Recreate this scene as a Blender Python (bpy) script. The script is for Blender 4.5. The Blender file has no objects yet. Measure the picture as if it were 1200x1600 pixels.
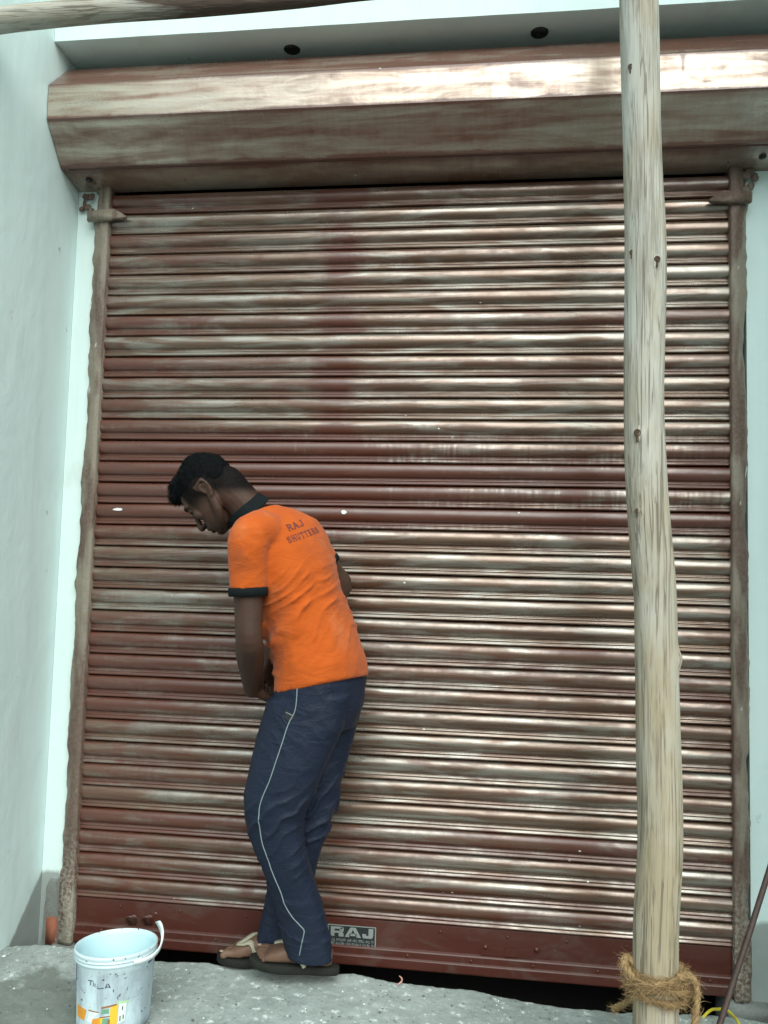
import bpy, bmesh, math, random
import numpy as np
from mathutils import Vector, Matrix, noise
from mathutils.bvhtree import BVHTree

random.seed(7)
S = bpy.context.scene
COL = S.collection

# ------------------------------------------------------------------ camera
cam_data = bpy.data.cameras.new('camera')
cam = bpy.data.objects.new('camera', cam_data)
COL.objects.link(cam)
cam_data.sensor_fit = 'VERTICAL'
cam_data.sensor_height = 24.0
cam_data.sensor_width = 18.0
cam_data.lens = 18.75
cam_data.clip_start = 0.05
cam_data.clip_end = 2000
yaw, pitch, roll = -0.1200, 0.0724, 0.0257
fwd = Vector((math.sin(yaw) * math.cos(pitch), math.cos(yaw) * math.cos(pitch), math.sin(pitch)))
rgt = Vector((math.cos(yaw), -math.sin(yaw), 0))
upv = rgt.cross(fwd)
r2 = rgt * math.cos(roll) + upv * math.sin(roll)
u2 = upv * math.cos(roll) - rgt * math.sin(roll)
cam.matrix_world = Matrix(((r2.x, u2.x, -fwd.x, 1.3499), (r2.y, u2.y, -fwd.y, -2.6873),
                           (r2.z, u2.z, -fwd.z, 1.2390), (0, 0, 0, 1)))
S.camera = cam

# ------------------------------------------------------------------ sky, sun, exposure
SUN_EL, SUN_AZ = math.radians(39), math.radians(159)     # azimuth from +Y towards +X
world = bpy.data.worlds.new('World')
S.world = world
world.use_nodes = True
wn = world.node_tree
wn.nodes.clear()
sky = wn.nodes.new('ShaderNodeTexSky')
sky.sky_type = 'NISHITA'
sky.sun_disc = False
sky.sun_elevation = SUN_EL
sky.sun_rotation = SUN_AZ
sky.air_density = 1.0
sky.dust_density = 3.0
# overcast veil: brighter towards the zenith, as a cloud deck is
tc = wn.nodes.new('ShaderNodeTexCoord')
sx = wn.nodes.new('ShaderNodeSeparateXYZ')
wn.links.new(tc.outputs['Generated'], sx.inputs[0])
mr = wn.nodes.new('ShaderNodeMapRange')
mr.inputs['From Min'].default_value = 0.0
mr.inputs['From Max'].default_value = 0.75
mr.inputs['To Min'].default_value = 1.0
mr.inputs['To Max'].default_value = 8.0
wn.links.new(sx.outputs['Z'], mr.inputs['Value'])
cn = wn.nodes.new('ShaderNodeTexNoise')
cn.inputs['Scale'].default_value = 2.2
cn.inputs['Detail'].default_value = 5
wn.links.new(tc.outputs['Generated'], cn.inputs['Vector'])
cm = wn.nodes.new('ShaderNodeMath'); cm.operation = 'MULTIPLY_ADD'
cm.inputs[1].default_value = 0.7; cm.inputs[2].default_value = 0.65
wn.links.new(cn.outputs['Fac'], cm.inputs[0])
cb = wn.nodes.new('ShaderNodeMath'); cb.operation = 'MULTIPLY'
wn.links.new(mr.outputs[0], cb.inputs[0]); wn.links.new(cm.outputs[0], cb.inputs[1])
cc = wn.nodes.new('ShaderNodeMixRGB'); cc.blend_type = 'MULTIPLY'; cc.inputs[0].default_value = 1
cc.inputs[1].default_value = (0.80, 1.0, 0.985, 1)
wn.links.new(cb.outputs[0], cc.inputs[2])
mx = wn.nodes.new('ShaderNodeMixRGB'); mx.inputs[0].default_value = 0.85
wn.links.new(sky.outputs[0], mx.inputs[1]); wn.links.new(cc.outputs[0], mx.inputs[2])
bg = wn.nodes.new('ShaderNodeBackground'); bg.inputs['Strength'].default_value = 0.15
wo = wn.nodes.new('ShaderNodeOutputWorld')
wn.links.new(mx.outputs[0], bg.inputs[0]); wn.links.new(bg.outputs[0], wo.inputs[0])

sun_data = bpy.data.lights.new('sun', 'SUN')
sun_data.energy = 1.5
sun_data.angle = math.radians(56)
sun_data.color = (0.98, 1.0, 0.96)
sun = bpy.data.objects.new('sun', sun_data)
COL.objects.link(sun)
sd = Vector((math.sin(SUN_AZ) * math.cos(SUN_EL), math.cos(SUN_AZ) * math.cos(SUN_EL), math.sin(SUN_EL)))
sun.rotation_euler = (-sd).to_track_quat('-Z', 'Y').to_euler()

vs = S.view_settings
vs.view_transform = 'Standard'
vs.look = 'None'
vs.gamma = 1.0
vs.exposure = 0.8
vs.use_curve_mapping = False

# ------------------------------------------------------------------ material helpers
class NT:
    def __init__(self, name):
        self.m = bpy.data.materials.new(name)
        self.m.use_nodes = True
        self.t = self.m.node_tree
        self.b = self.t.nodes['Principled BSDF']
    def put(self, sock, v):
        if isinstance(v, bpy.types.NodeSocket):
            self.t.links.new(v, sock)
        elif isinstance(v, (tuple, list)) and len(v) == 3 and sock.type == 'RGBA':
            sock.default_value = (*v, 1)
        else:
            sock.default_value = v
    def coord(self, which='Object'):
        return self.t.nodes.new('ShaderNodeTexCoord').outputs[which]
    def pos(self):
        return self.t.nodes.new('ShaderNodeNewGeometry').outputs['Position']
    def rnd(self):
        return self.t.nodes.new('ShaderNodeObjectInfo').outputs['Random']
    def map(self, v, scale=(1, 1, 1), loc=(0, 0, 0), rot=(0, 0, 0)):
        n = self.t.nodes.new('ShaderNodeMapping')
        self.put(n.inputs['Vector'], v)
        self.put(n.inputs['Scale'], scale); self.put(n.inputs['Location'], loc); self.put(n.inputs['Rotation'], rot)
        return n.outputs[0]
    def add(self, v, w):
        n = self.t.nodes.new('ShaderNodeVectorMath'); n.operation = 'ADD'
        self.put(n.inputs[0], v); self.put(n.inputs[1], w)
        return n.outputs[0]
    def xyz(self, v):
        n = self.t.nodes.new('ShaderNodeSeparateXYZ'); self.put(n.inputs[0], v)
        return n.outputs
    def comb(self, x, y, z):
        n = self.t.nodes.new('ShaderNodeCombineXYZ')
        for i, q in enumerate((x, y, z)): self.put(n.inputs[i], q)
        return n.outputs[0]
    def noise(self, v, scale=5, detail=4, rough=0.55, dist=0.0):
        n = self.t.nodes.new('ShaderNodeTexNoise')
        self.put(n.inputs['Vector'], v); self.put(n.inputs['Scale'], scale)
        self.put(n.inputs['Detail'], detail); self.put(n.inputs['Roughness'], rough); self.put(n.inputs['Distortion'], dist)
        return n.outputs['Fac']
    def voro(self, v, scale=20, feature='F1', rand=1.0):
        n = self.t.nodes.new('ShaderNodeTexVoronoi'); n.feature = feature
        self.put(n.inputs['Vector'], v); self.put(n.inputs['Scale'], scale); self.put(n.inputs['Randomness'], rand)
        return n.outputs['Distance']
    def rng(self, v, a, b, c=0.0, d=1.0):
        n = self.t.nodes.new('ShaderNodeMapRange'); n.clamp = True
        for i, q in enumerate((v, a, b, c, d)): self.put(n.inputs[i], q)
        return n.outputs[0]
    def math(self, op, a, b=0.0, c=0.0):
        n = self.t.nodes.new('ShaderNodeMath'); n.operation = op
        self.put(n.inputs[0], a); self.put(n.inputs[1], b); self.put(n.inputs[2], c)
        return n.outputs[0]
    def mix(self, f, a, b, mode='MIX'):
        n = self.t.nodes.new('ShaderNodeMixRGB'); n.blend_type = mode
        self.put(n.inputs[0], f); self.put(n.inputs[1], a); self.put(n.inputs[2], b)
        return n.outputs[0]
    def bump(self, h, strength=0.3, dist=0.01):
        n = self.t.nodes.new('ShaderNodeBump')
        self.put(n.inputs['Height'], h); self.put(n.inputs['Strength'], strength); self.put(n.inputs['Distance'], dist)
        self.t.links.new(n.outputs[0], self.b.inputs['Normal'])
    def set(self, **k):
        nm = dict(col='Base Color', rough='Roughness', metal='Metallic', spec='Specular IOR Level', coat='Coat Weight',
                  coatr='Coat Roughness', sheen='Sheen Weight', sss='Subsurface Weight', trans='Transmission Weight')
        for a, v in k.items():
            self.put(self.b.inputs[nm[a]], v)
        return self.m

def plain(name, col, rough=0.6, metal=0.0, var=0.25, scale=30, bump=0.0):
    n = NT(name)
    v = n.coord('Object')
    f = n.noise(v, scale, 4)
    dark = tuple(c * (1 - var) for c in col); lite = tuple(min(1, c * (1 + var)) for c in col)
    if bump: n.bump(f, bump, 0.005)
    return n.set(col=n.mix(f, dark, lite), rough=rough, metal=metal)

# ---- wall paint: pale mint distemper, faint roller mottling, scuffs; bare cement under an irregular line
def wall_material(name, cement_line=None):
    n = NT(name)
    p = n.pos()
    big = n.noise(p, 1.7, 4, 0.6)
    fine = n.noise(p, 26, 5, 0.6)
    col = n.mix(big, (0.635, 0.775, 0.755), (0.715, 0.845, 0.825))
    streak = n.noise(n.map(p, (9, 9, 0.7)), 1.0, 4, 0.6)
    col = n.mix(n.rng(streak, 0.52, 0.75, 0, 0.5), col, (0.56, 0.67, 0.64))
    # small scuffs and specks
    sp = n.voro(n.map(p, (1, 1, 0.6)), 9.0)
    spn = n.noise(p, 60, 3)
    col = n.mix(n.math('MULTIPLY', n.rng(sp, 0.10, 0.03), n.rng(spn, 0.45, 0.6)), col, (0.30, 0.32, 0.28))
    smg = n.noise(n.map(p, (3.2, 3.2, 1.6), loc=(5, 2, 9)), 1.0, 5, 0.65, 0.6)
    col = n.mix(n.rng(smg, 0.60, 0.76, 0, 0.28), col, (0.42, 0.42, 0.35))
    rough = 0.75
    if cement_line:
        z = n.xyz(p)[2]; y = n.xyz(p)[1]; x = n.xyz(p)[0]
        wob = n.noise(n.map(p, (1, 1, 0.35)), 14, 5, 0.65)
        a0, ky, kx, wa = cement_line
        line = n.math('ADD', n.math('MULTIPLY_ADD', y, ky, a0), n.math('MULTIPLY', x, kx))
        zz = n.math('ADD', z, n.math('MULTIPLY_ADD', wob, wa, -wa / 2))
        m = n.rng(n.math('SUBTRACT', line, zz), -0.004, 0.012)
        damp = n.noise(p, 7, 4)
        cem = n.mix(damp, (0.23, 0.265, 0.25), (0.36, 0.40, 0.38))
        col = n.mix(m, col, cem)
    n.bump(n.math('ADD', n.math('MULTIPLY', fine, 0.30), n.math('ADD', n.math('MULTIPLY', n.noise(n.map(p, (5, 5, 3.2)), 1.0, 3, 0.5, 0.8), 1.2), big)), 0.30, 0.014)
    return n.set(col=col, rough=rough, spec=0.3)

# ---- oil primer brushed over rolled steel: the grey metal shows through thin strokes
def shutter_material(name, hood=False):
    n = NT(name)
    p = n.pos()
    X, Y, Z = n.xyz(p)
    rv = n.rnd()
    off = n.comb(n.math('MULTIPLY', rv, 37.0), n.math('MULTIPLY', rv, 11.0), n.math('MULTIPLY', rv, 53.0))
    q = n.add(p, off)
    tilt = 0.10 if hood else 0.0
    long_ = n.noise(n.map(q, (2.0, 6, 42 if not hood else 26), rot=(0, tilt, 0)), 1.0, 5, 0.62, 0.4)
    dabs = n.noise(n.map(q, (5.5, 5, 16)), 1.0, 5, 0.6, 1.2)
    patch = n.noise(n.map(p, (1.3, 1, 2.4)), 1.0, 4, 0.6, 0.6)
    comb = n.noise(n.map(q, (70, 5, 9)), 1.0, 2, 0.5)
    # where more primer went on: a band at chest height, the lower rows, an old vertical smear
    band = n.math('MULTIPLY', n.rng(Z, 1.35, 1.42), n.rng(Z, 1.74, 1.62))
    band = n.math('MULTIPLY', band, n.rng(n.math('ADD', X, n.math('MULTIPLY', patch, 0.9)), 1.9, 0.9, 0.55, 1.0))
    low = n.rng(Z, 1.1, 0.15, 0.0, 0.55)
    leftm = n.rng(X, 1.0, 0.0, 0, 0.22)
    smear = n.math('MULTIPLY', n.rng(n.math('ABSOLUTE', n.math('SUBTRACT', X, n.math('MULTIPLY_ADD', patch, 0.10, 0.80))), 0.11, 0.02), n.rng(Z, 1.2, 1.7, 0, 0.5))
    amt = n.math('ADD', n.math('ADD', n.math('MULTIPLY', long_, 0.75), n.math('MULTIPLY', dabs, 0.65)), n.math('MULTIPLY', patch, 0.55))
    amt = n.math('ADD', amt, n.math('MULTIPLY', n.math('SUBTRACT', comb, 0.5), n.math('MULTIPLY_ADD', band, 1.1, 0.15)))
    amt = n.math('ADD', amt, 0.06)
    if not hood: amt = n.math('ADD', amt, n.math('MULTIPLY_ADD', rv, 0.34, -0.17))
    extra = n.math('ADD', n.math('ADD', n.math('MULTIPLY', band, 0.78), n.math('MULTIPLY', low, 0.42)), n.math('ADD', n.math('MULTIPLY', smear, 0.62), leftm))
    if not hood:
        amt = n.math('ADD', amt, extra)
    else:
        # thick primer along the folds and on the upper facet
        for zf in (2.850, 2.730, 2.612):
            amt = n.math('ADD', amt, n.rng(n.math('ABSOLUTE', n.math('SUBTRACT', Z, n.math('MULTIPLY_ADD', dabs, 0.012, zf - 0.006))), 0.010, 0.002, 0, 0.3))
        amt = n.math('ADD', amt, n.rng(Z, 2.848, 2.856, 0, 0.34))
        amt = n.math('ADD', amt, n.rng(Z, 2.735, 2.725, 0, 0.10))
        drip = n.math('MULTIPLY', n.rng(n.noise(n.map(p, (34, 3, 1.6)), 1.0, 2, 0.5), 0.66, 0.72), n.rng(n.noise(p, 3.0, 2), 0.5, 0.62))
        amt = n.math('ADD', amt, n.math('MULTIPLY', drip, 0.25))
    base = 1.145 if not hood else 1.09
    cover = n.rng(amt, base - 0.06, base + 0.26) if not hood else n.rng(amt, base - 0.10, base + 0.26)
    thin = n.rng(long_, 0.35, 0.7)
    silver = n.rng(n.noise(n.map(q, (3.2, 5, 30), loc=(4, 0, 2)), 1.0, 4, 0.6, 0.8), 0.46, 0.62)
    bare = n.mix(thin, (0.205, 0.128, 0.084), (0.110, 0.053, 0.028))
    bare = n.mix(n.math('MULTIPLY', silver, 0.8), bare, (0.34, 0.315, 0.27))
    if hood: bare = n.mix(thin, (0.50, 0.43, 0.35), (0.27, 0.145, 0.088))
    prim = n.mix(dabs, (0.068, 0.0135, 0.0070), (0.112, 0.030, 0.0155))
    col = n.mix(n.math('MULTIPLY', cover, 0.92 if not hood else 0.84), bare, prim)
    # flecks of wall paint
    v = n.voro(n.map(p, (1, 1, 1.5)), 16.0)
    fl = n.math('MULTIPLY', n.rng(v, 0.075, 0.055), n.rng(n.noise(p, 5.0, 2), 0.62, 0.65))
    col = n.mix(fl, col, (0.72, 0.76, 0.72))
    metal = n.math('MULTIPLY', n.rng(cover, 0.1, 0.9, 0.62, 0.05), n.math('SUBTRACT', 1.0, fl))
    rough = n.math('ADD', n.rng(dabs, 0.3, 0.7, 0.20, 0.38), n.math('MULTIPLY', comb, 0.08))
    n.bump(n.math('ADD', n.math('MULTIPLY', long_, 0.5), n.math('ADD', n.math('MULTIPLY', comb, 0.12), n.math('MULTIPLY', dabs, 0.6))), 0.16 if not hood else 0.30, 0.006)
    n.b.inputs['Coat IOR'].default_value = 1.85
    n.b.inputs['IOR'].default_value = 1.6
    return n.set(col=col, metal=metal, rough=rough, coat=n.math('MULTIPLY', n.rng(dabs, 0.35, 0.65, 0.9, 0.4), n.rng(cover, 0.0, 1.0, 1.0, 0.38)), coatr=n.rng(long_, 0.35, 0.65, 0.16, 0.30))

def primer_material(name):
    n = NT(name)
    p = n.pos()
    a = n.noise(n.map(p, (3, 3, 9)), 1.0, 5, 0.6, 0.5)
    b = n.noise(p, 40, 4)
    col = n.mix(a, (0.056, 0.013, 0.0085), (0.095, 0.027, 0.017))
    col = n.mix(n.rng(b, 0.6, 0.75, 0, 0.5), col, (0.09, 0.05, 0.045))
    v = n.voro(p, 22.0)
    col = n.mix(n.math('MULTIPLY', n.rng(v, 0.05, 0.035), n.rng(n.noise(p, 7, 2), 0.55, 0.6)), col, (0.6, 0.62, 0.58))
    n.bump(a, 0.15, 0.006)
    col = n.mix(n.rng(n.noise(n.map(p, (6, 6, 14), loc=(2, 0, 0)), 1.0, 5, 0.65, 0.8), 0.52, 0.68, 0, 0.6), col, (0.10, 0.062, 0.05))
    return n.set(col=col, rough=n.rng(a, 0.3, 0.7, 0.34, 0.5), coat=0.1, coatr=0.25)

def guide_material(name):
    n = NT(name)
    p = n.pos()
    a = n.noise(n.map(p, (22, 22, 5)), 1.0, 5, 0.65, 0.8)
    b = n.noise(p, 90, 4, 0.7)
    c = n.noise(n.map(p, (9, 9, 2)), 1.0, 3, 0.6)
    Z = n.xyz(p)[2]
    col = n.mix(a, (0.085, 0.045, 0.034), (0.16, 0.105, 0.078))
    col = n.mix(n.rng(c, 0.48, 0.56), col, (0.23, 0.195, 0.15))
    col = n.mix(n.math('MULTIPLY', n.rng(b, 0.42, 0.6), n.rng(Z, 0.35, 0.1, 0.15, 0.85)), col, (0.36, 0.34, 0.28))
    v = n.voro(n.map(p, (1, 1, 0.3)), 26.0)
    col = n.mix(n.math('MULTIPLY', n.rng(v, 0.20, 0.14), n.rng(n.noise(p, 8, 2), 0.54, 0.6)), col, (0.62, 0.66, 0.62))
    n.bump(n.math('ADD', a, n.math('MULTIPLY', b, 0.5)), 0.6, 0.008)
    return n.set(col=col, rough=0.6)

def cement_material(name, lo=(0.22, 0.25, 0.236), hi=(0.40, 0.447, 0.424), specks=True):
    n = NT(name)
    p = n.pos()
    a = n.noise(p, 2.6, 5, 0.6, 0.4)
    b = n.noise(p, 19, 8, 0.78)
    c = n.noise(p, 120, 5, 0.8)
    col = n.mix(n.rng(n.math('ADD', n.math('MULTIPLY', a, 0.6), n.math('MULTIPLY', b, 0.5)), 0.40, 0.68), lo, hi)
    col = n.mix(n.rng(c, 0.35, 0.65, 0, 0.35), col, n.mix(0.5, lo, (0.05, 0.05, 0.045)))
    if specks:
        s1 = n.rng(n.math('MULTIPLY', n.noise(p, 30, 6, 0.8), 1.0), 0.565, 0.63)
        col = n.mix(n.math('MULTIPLY', s1, 0.8), col, (0.68, 0.735, 0.70))
        s2 = n.rng(n.noise(n.add(p, (7, 3, 1)), 52, 5, 0.8), 0.60, 0.655)
        col = n.mix(n.math('MULTIPLY', s2, 0.75), col, (0.09, 0.095, 0.085))
        # the wet darker stain round the bucket
        X, Y, Z = n.xyz(p)
        w = n.noise(p, 9, 5, 0.65)
        d1 = n.math('ADD', n.math('MULTIPLY', n.math('ABSOLUTE', n.math('SUBTRACT', X, 0.10)), 1.0), n.math('MULTIPLY', n.math('ABSOLUTE', n.math('ADD', Y, 0.72)), 0.95))
        d1 = n.math('ADD', d1, n.math('MULTIPLY_ADD', w, 0.5, -0.25))
        stain = n.rng(d1, 0.47, 0.40)
        col = n.mix(n.math('MULTIPLY', stain, 0.80), col, n.mix(b, (0.10, 0.115, 0.095), (0.19, 0.205, 0.18)))
    n.bump(n.math('ADD', n.math('MULTIPLY', b, 1.0), n.math('MULTIPLY', c, 0.35)), 0.38, 0.006)
    return n.set(col=col, rough=0.88, spec=0.25)

def wood_material(name, bark=False):
    n = NT(name)
    o = n.coord('Object')
    if bark: o = n.map(o, rot=(0, math.radians(88), 0))
    warp = n.noise(n.map(o, (4, 4, 1.2)), 1.0, 2)
    q = n.add(o, n.comb(n.math('MULTIPLY', warp, 0.03), 0.0, 0.0))
    grain = n.noise(n.map(q, (95, 95, 3.0)), 1.0, 5, 0.62, 0.2)
    fine = n.noise(n.map(q, (260, 260, 9)), 1.0, 3, 0.6)
    blot = n.noise(n.map(o, (9, 9, 3.2)), 1.0, 4, 0.6)
    Z = n.xyz(n.pos())[2]
    X = n.xyz(n.pos())[0]
    warm = n.mix(blot, (0.33, 0.27, 0.175), (0.54, 0.465, 0.325))
    grey = n.mix(blot, (0.36, 0.36, 0.325), (0.64, 0.64, 0.58))
    f = n.math('ADD', n.rng(Z, 0.6, 2.6, 0.15, 0.85), n.rng(blot, 0.35, 0.65, -0.35, 0.35))
    col = n.mix(n.rng(f, 0, 1), warm, grey)
    col = n.mix(n.rng(n.noise(n.map(o, (26, 26, 2.0), loc=(1, 5, 2)), 1.0, 4, 0.6), 0.56, 0.72, 0, 0.5), col, (0.22, 0.20, 0.165))
    col = n.mix(n.rng(grain, 0.52, 0.74, 0, 0.5), col, (0.20, 0.165, 0.12))
    if bark:
        bk = n.noise(n.map(o, (20, 20, 2.2)), 1.0, 5, 0.65, 0.5)
        col = n.mix(n.rng(n.math('ADD', bk, n.rng(X, 0.10, 0.5, -0.22, 0.16)), 0.44, 0.56), col, (0.075, 0.052, 0.042))
    crack = n.noise(n.map(q, (75, 75, 1.5), loc=(3, 1, 0)), 1.0, 2, 0.45, 0.1)
    ck = n.rng(n.math('ABSOLUTE', n.math('SUBTRACT', crack, 0.5)), 0.036, 0.024)
    ck = n.math('MULTIPLY', ck, n.rng(n.noise(n.map(o, (34, 34, 4.5)), 1.0, 3), 0.42, 0.54))
    ck2 = n.noise(n.map(q, (150, 150, 2.6), loc=(1, 7, 0)), 1.0, 2, 0.45, 0.1)
    ck2 = n.math('MULTIPLY', n.rng(n.math('ABSOLUTE', n.math('SUBTRACT', ck2, 0.5)), 0.05, 0.035), n.rng(n.noise(n.map(o, (40, 40, 6), loc=(5, 0, 0)), 1.0, 3), 0.45, 0.6, 0, 0.6))
    ck = n.math('MAXIMUM', ck, ck2)
    col = n.mix(n.math('MULTIPLY', ck, 0.62), col, (0.09, 0.07, 0.05))
    col = n.mix(n.math('MULTIPLY', fine, 0.22), col, (0.25, 0.2, 0.15))
    h = n.math('SUBTRACT', n.math('MULTIPLY', grain, -0.6), n.math('MULTIPLY', ck, 1.0))
    n.bump(n.math('ADD', h, n.math('MULTIPLY', fine, 0.25)), 0.5, 0.006)
    return n.set(col=col, rough=0.8, spec=0.2)

M_wall = wall_material('mint_wall_paint', (0.18, 0.0, 0.0, 0.05))
M_side = wall_material('side_wall_paint', (0.185, 1.0, 0.0, 0.06))
M_shut = shutter_material('brushed_primer_steel')
M_hood = shutter_material('brushed_primer_hood', True)
M_prim = primer_material('maroon_primer')
M_guide = guide_material('guide_rail_steel')
M_apron = cement_material('rough_concrete')
M_cem = cement_material('cement_mortar', (0.13, 0.14, 0.125), (0.27, 0.285, 0.265), False)
M_road = cement_material('worn_asphalt', (0.05, 0.05, 0.047), (0.11, 0.105, 0.095), False)
M_dark = plain('shade_dark_plaster', (0.05, 0.05, 0.047), 0.9)  # near-black colour stands in for the shade inside the closed shop
M_brick = plain('red_brick', (0.27, 0.095, 0.055), 0.9, 0, 0.35, 50, 0.5)
M_pole = wood_material('weathered_pole_wood')
M_black = plain('shade_and_bolt_black', (0.012, 0.013, 0.014), 0.5)  # stands in for shade in soffit holes and pocket mouth; also the bolts

# ------------------------------------------------------------------ geometry helpers
def link(name, me, mats, parent=None):
    o = bpy.data.objects.new(name, me)
    COL.objects.link(o)
    for m in (mats if isinstance(mats, (list, tuple)) else [mats]):
        me.materials.append(m)
    if parent: o.parent = parent
    return o

def obj(name, bm, mats, parent=None, smooth=True, recalc=True):
    if recalc: bmesh.ops.recalc_face_normals(bm, faces=bm.faces)
    me = bpy.data.meshes.new(name)
    bm.to_mesh(me); bm.free()
    if smooth:
        me.polygons.foreach_set('use_smooth', [True] * len(me.polygons))
    return link(name, me, mats, parent)

def thing(name, label, cat, loc=(0, 0, 0), group=None):
    o = bpy.data.objects.new(name, None)
    COL.objects.link(o); o.location = loc
    o['label'] = label; o['category'] = cat
    if group: o['group'] = group
    return o

def tag(o, label=None, cat=None, group=None, kind=None):
    if label: o['label'] = label
    if cat: o['category'] = cat
    if group: o['group'] = group
    if kind: o['kind'] = kind
    return o

def box(bm, x0, x1, y0, y1, z0, z1, mi=0):
    vs_ = [bm.verts.new(c) for c in ((x0, y0, z0), (x1, y0, z0), (x1, y1, z0), (x0, y1, z0), (x0, y0, z1), (x1, y0, z1), (x1, y1, z1), (x0, y1, z1))]
    fs = []
    for f in ((0, 3, 2, 1), (4, 5, 6, 7), (0, 1, 5, 4), (1, 2, 6, 5), (2, 3, 7, 6), (3, 0, 4, 7)):
        fc = bm.faces.new([vs_[i] for i in f]); fc.material_index = mi; fs.append(fc)
    return vs_

def loft(bm, rings, cap=True, mi=0):
    R = [[bm.verts.new(p) for p in r] for r in rings]
    n = len(R[0])
    for a, b in zip(R, R[1:]):
        for i in range(n):
            f = bm.faces.new((a[i], a[(i + 1) % n], b[(i + 1) % n], b[i])); f.material_index = mi
    if cap:
        for r, rev in ((R[0], True), (R[-1], False)):
            f = bm.faces.new(list(reversed(r)) if rev else r); f.material_index = mi
    return R

def frames(pts):
    pts = [Vector(p) for p in pts]
    T = []
    for i in range(len(pts)):
        a = pts[max(0, i - 1)]; b = pts[min(len(pts) - 1, i + 1)]
        T.append((b - a).normalized())
    ref = Vector((0, 0, 1)) if abs(T[0].z) < 0.9 else Vector((0, 1, 0))
    u = T[0].cross(ref).normalized()
    out = []
    for t in T:
        u = (u - t * u.dot(t)).normalized()
        out.append((t, u, t.cross(u)))
    return pts, out

def catmull(pts, k=6):
    P = [np.array(p, float) for p in pts]
    out = []
    for i in range(len(P) - 1):
        p0 = P[max(0, i - 1)]; p1 = P[i]; p2 = P[i + 1]; p3 = P[min(len(P) - 1, i + 2)]
        for j in range(k):
            t = j / k
            out.append(0.5 * ((2 * p1) + (-p0 + p2) * t + (2 * p0 - 5 * p1 + 4 * p2 - p3) * t * t + (-p0 + 3 * p1 - 3 * p2 + p3) * t ** 3))
    out.append(P[-1])
    return out

def tube(bm, pts, radii, seg=12, flat=1.0, dome=True, k=0, mi=0):
    """round (or flattened) tapered tube with domed ends through pts"""
    if not isinstance(radii, (list, tuple)): radii = [radii] * len(pts)
    if k:
        full = catmull([(*p, r) for p, r in zip(pts, radii)], k)
        pts = [f[:3] for f in full]; radii = [max(1e-4, f[3]) for f in full]
    P, F = frames(pts)
    rings = []
    def ring(c, r, u, v):
        return [c + (u * math.cos(a) + v * (math.sin(a) * flat)) * r for a in [2 * math.pi * i / seg for i in range(seg)]]
    if dome:
        t, u, v = F[0]
        for d in (0.95, 0.7, 0.4):
            rings.append(ring(P[0] - t * radii[0] * d, radii[0] * math.sqrt(1 - d * d), u, v))
    for p, r, (t, u, v) in zip(P, radii, F):
        rings.append(ring(p, r, u, v))
    if dome:
        t, u, v = F[-1]
        for d in (0.4, 0.7, 0.95):
            rings.append(ring(P[-1] + t * radii[-1] * d, radii[-1] * math.sqrt(1 - d * d), u, v))
    return loft(bm, rings, mi=mi)

def sect(c, a, b, seg=28, pw=2.0):
    """closed section: centre c, half axes a and b, superellipse power pw"""
    c = Vector(c); a = Vector(a); b = Vector(b)
    out = []
    for i in range(seg):
        t = 2 * math.pi * i / seg
        x, y = math.cos(t), math.sin(t)
        e = 2.0 / pw
        out.append(c + a * (math.copysign(abs(x) ** e, x)) + b * (math.copysign(abs(y) ** e, y)))
    return out

def ellipsoid(bm, c, ax, ay, az, seg=16, rings=10):
    c = Vector(c); ax = Vector(ax); ay = Vector(ay); az = Vector(az)
    rr = []
    for j in range(1, rings):
        ph = math.pi * j / rings
        rr.append([c + az * math.cos(ph) + (ax * math.cos(t) + ay * math.sin(t)) * math.sin(ph) for t in [2 * math.pi * i / seg for i in range(seg)]])
    R = loft(bm, rr, cap=False)
    for r, p in ((R[0], c + az), (R[-1], c - az)):
        v = bm.verts.new(p)
        for i in range(seg):
            bm.faces.new((r[i], r[(i + 1) % seg], v))

def remesh(bm, voxel, iters=4, name='tmp'):
    """union of overlapping closed solids -> one continuous surface, smoothed"""
    bmesh.ops.recalc_face_normals(bm, faces=bm.faces)
    me = bpy.data.meshes.new(name); bm.to_mesh(me); bm.free()
    o = bpy.data.objects.new(name, me); COL.objects.link(o)
    m = o.modifiers.new('r', 'REMESH'); m.mode = 'VOXEL'; m.voxel_size = voxel; m.use_smooth_shade = True
    if iters:
        s = o.modifiers.new('s', 'SMOOTH'); s.factor = 0.5; s.iterations = iters
    dg = bpy.context.evaluated_depsgraph_get()
    out = bpy.data.meshes.new_from_object(o.evaluated_get(dg), depsgraph=dg)
    bpy.data.objects.remove(o); bpy.data.meshes.remove(me)
    out.polygons.foreach_set('use_smooth', [True] * len(out.polygons))
    return out

def co_no(me):
    n = len(me.vertices)
    co = np.empty(n * 3, np.float32); me.vertices.foreach_get('co', co)
    no = np.empty(n * 3, np.float32); me.vertices.foreach_get('normal', no)
    return co.reshape(-1, 3), no.reshape(-1, 3)

def set_co(me, co):
    me.vertices.foreach_set('co', np.ascontiguousarray(co, np.float32).ravel()); me.update()

def bvh_of(me):
    return BVHTree.FromPolygons([v.co.copy() for v in me.vertices], [tuple(p.vertices) for p in me.polygons])

def fbm(p, s, o=3, seed=0.0):
    return noise.fractal(Vector(p) * s + Vector((seed, seed * 1.7, -seed)), 0.9, 2.1, o)

# ------------------------------------------------------------------ ground and building
bm = bmesh.new()
# street: one sheet to the horizon
bmesh.ops.create_grid(bm, x_segments=40, y_segments=40, size=600)
for v in bm.verts: v.co.z = -0.36
tag(obj('street', bm, M_road, smooth=False), kind='structure')

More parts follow.
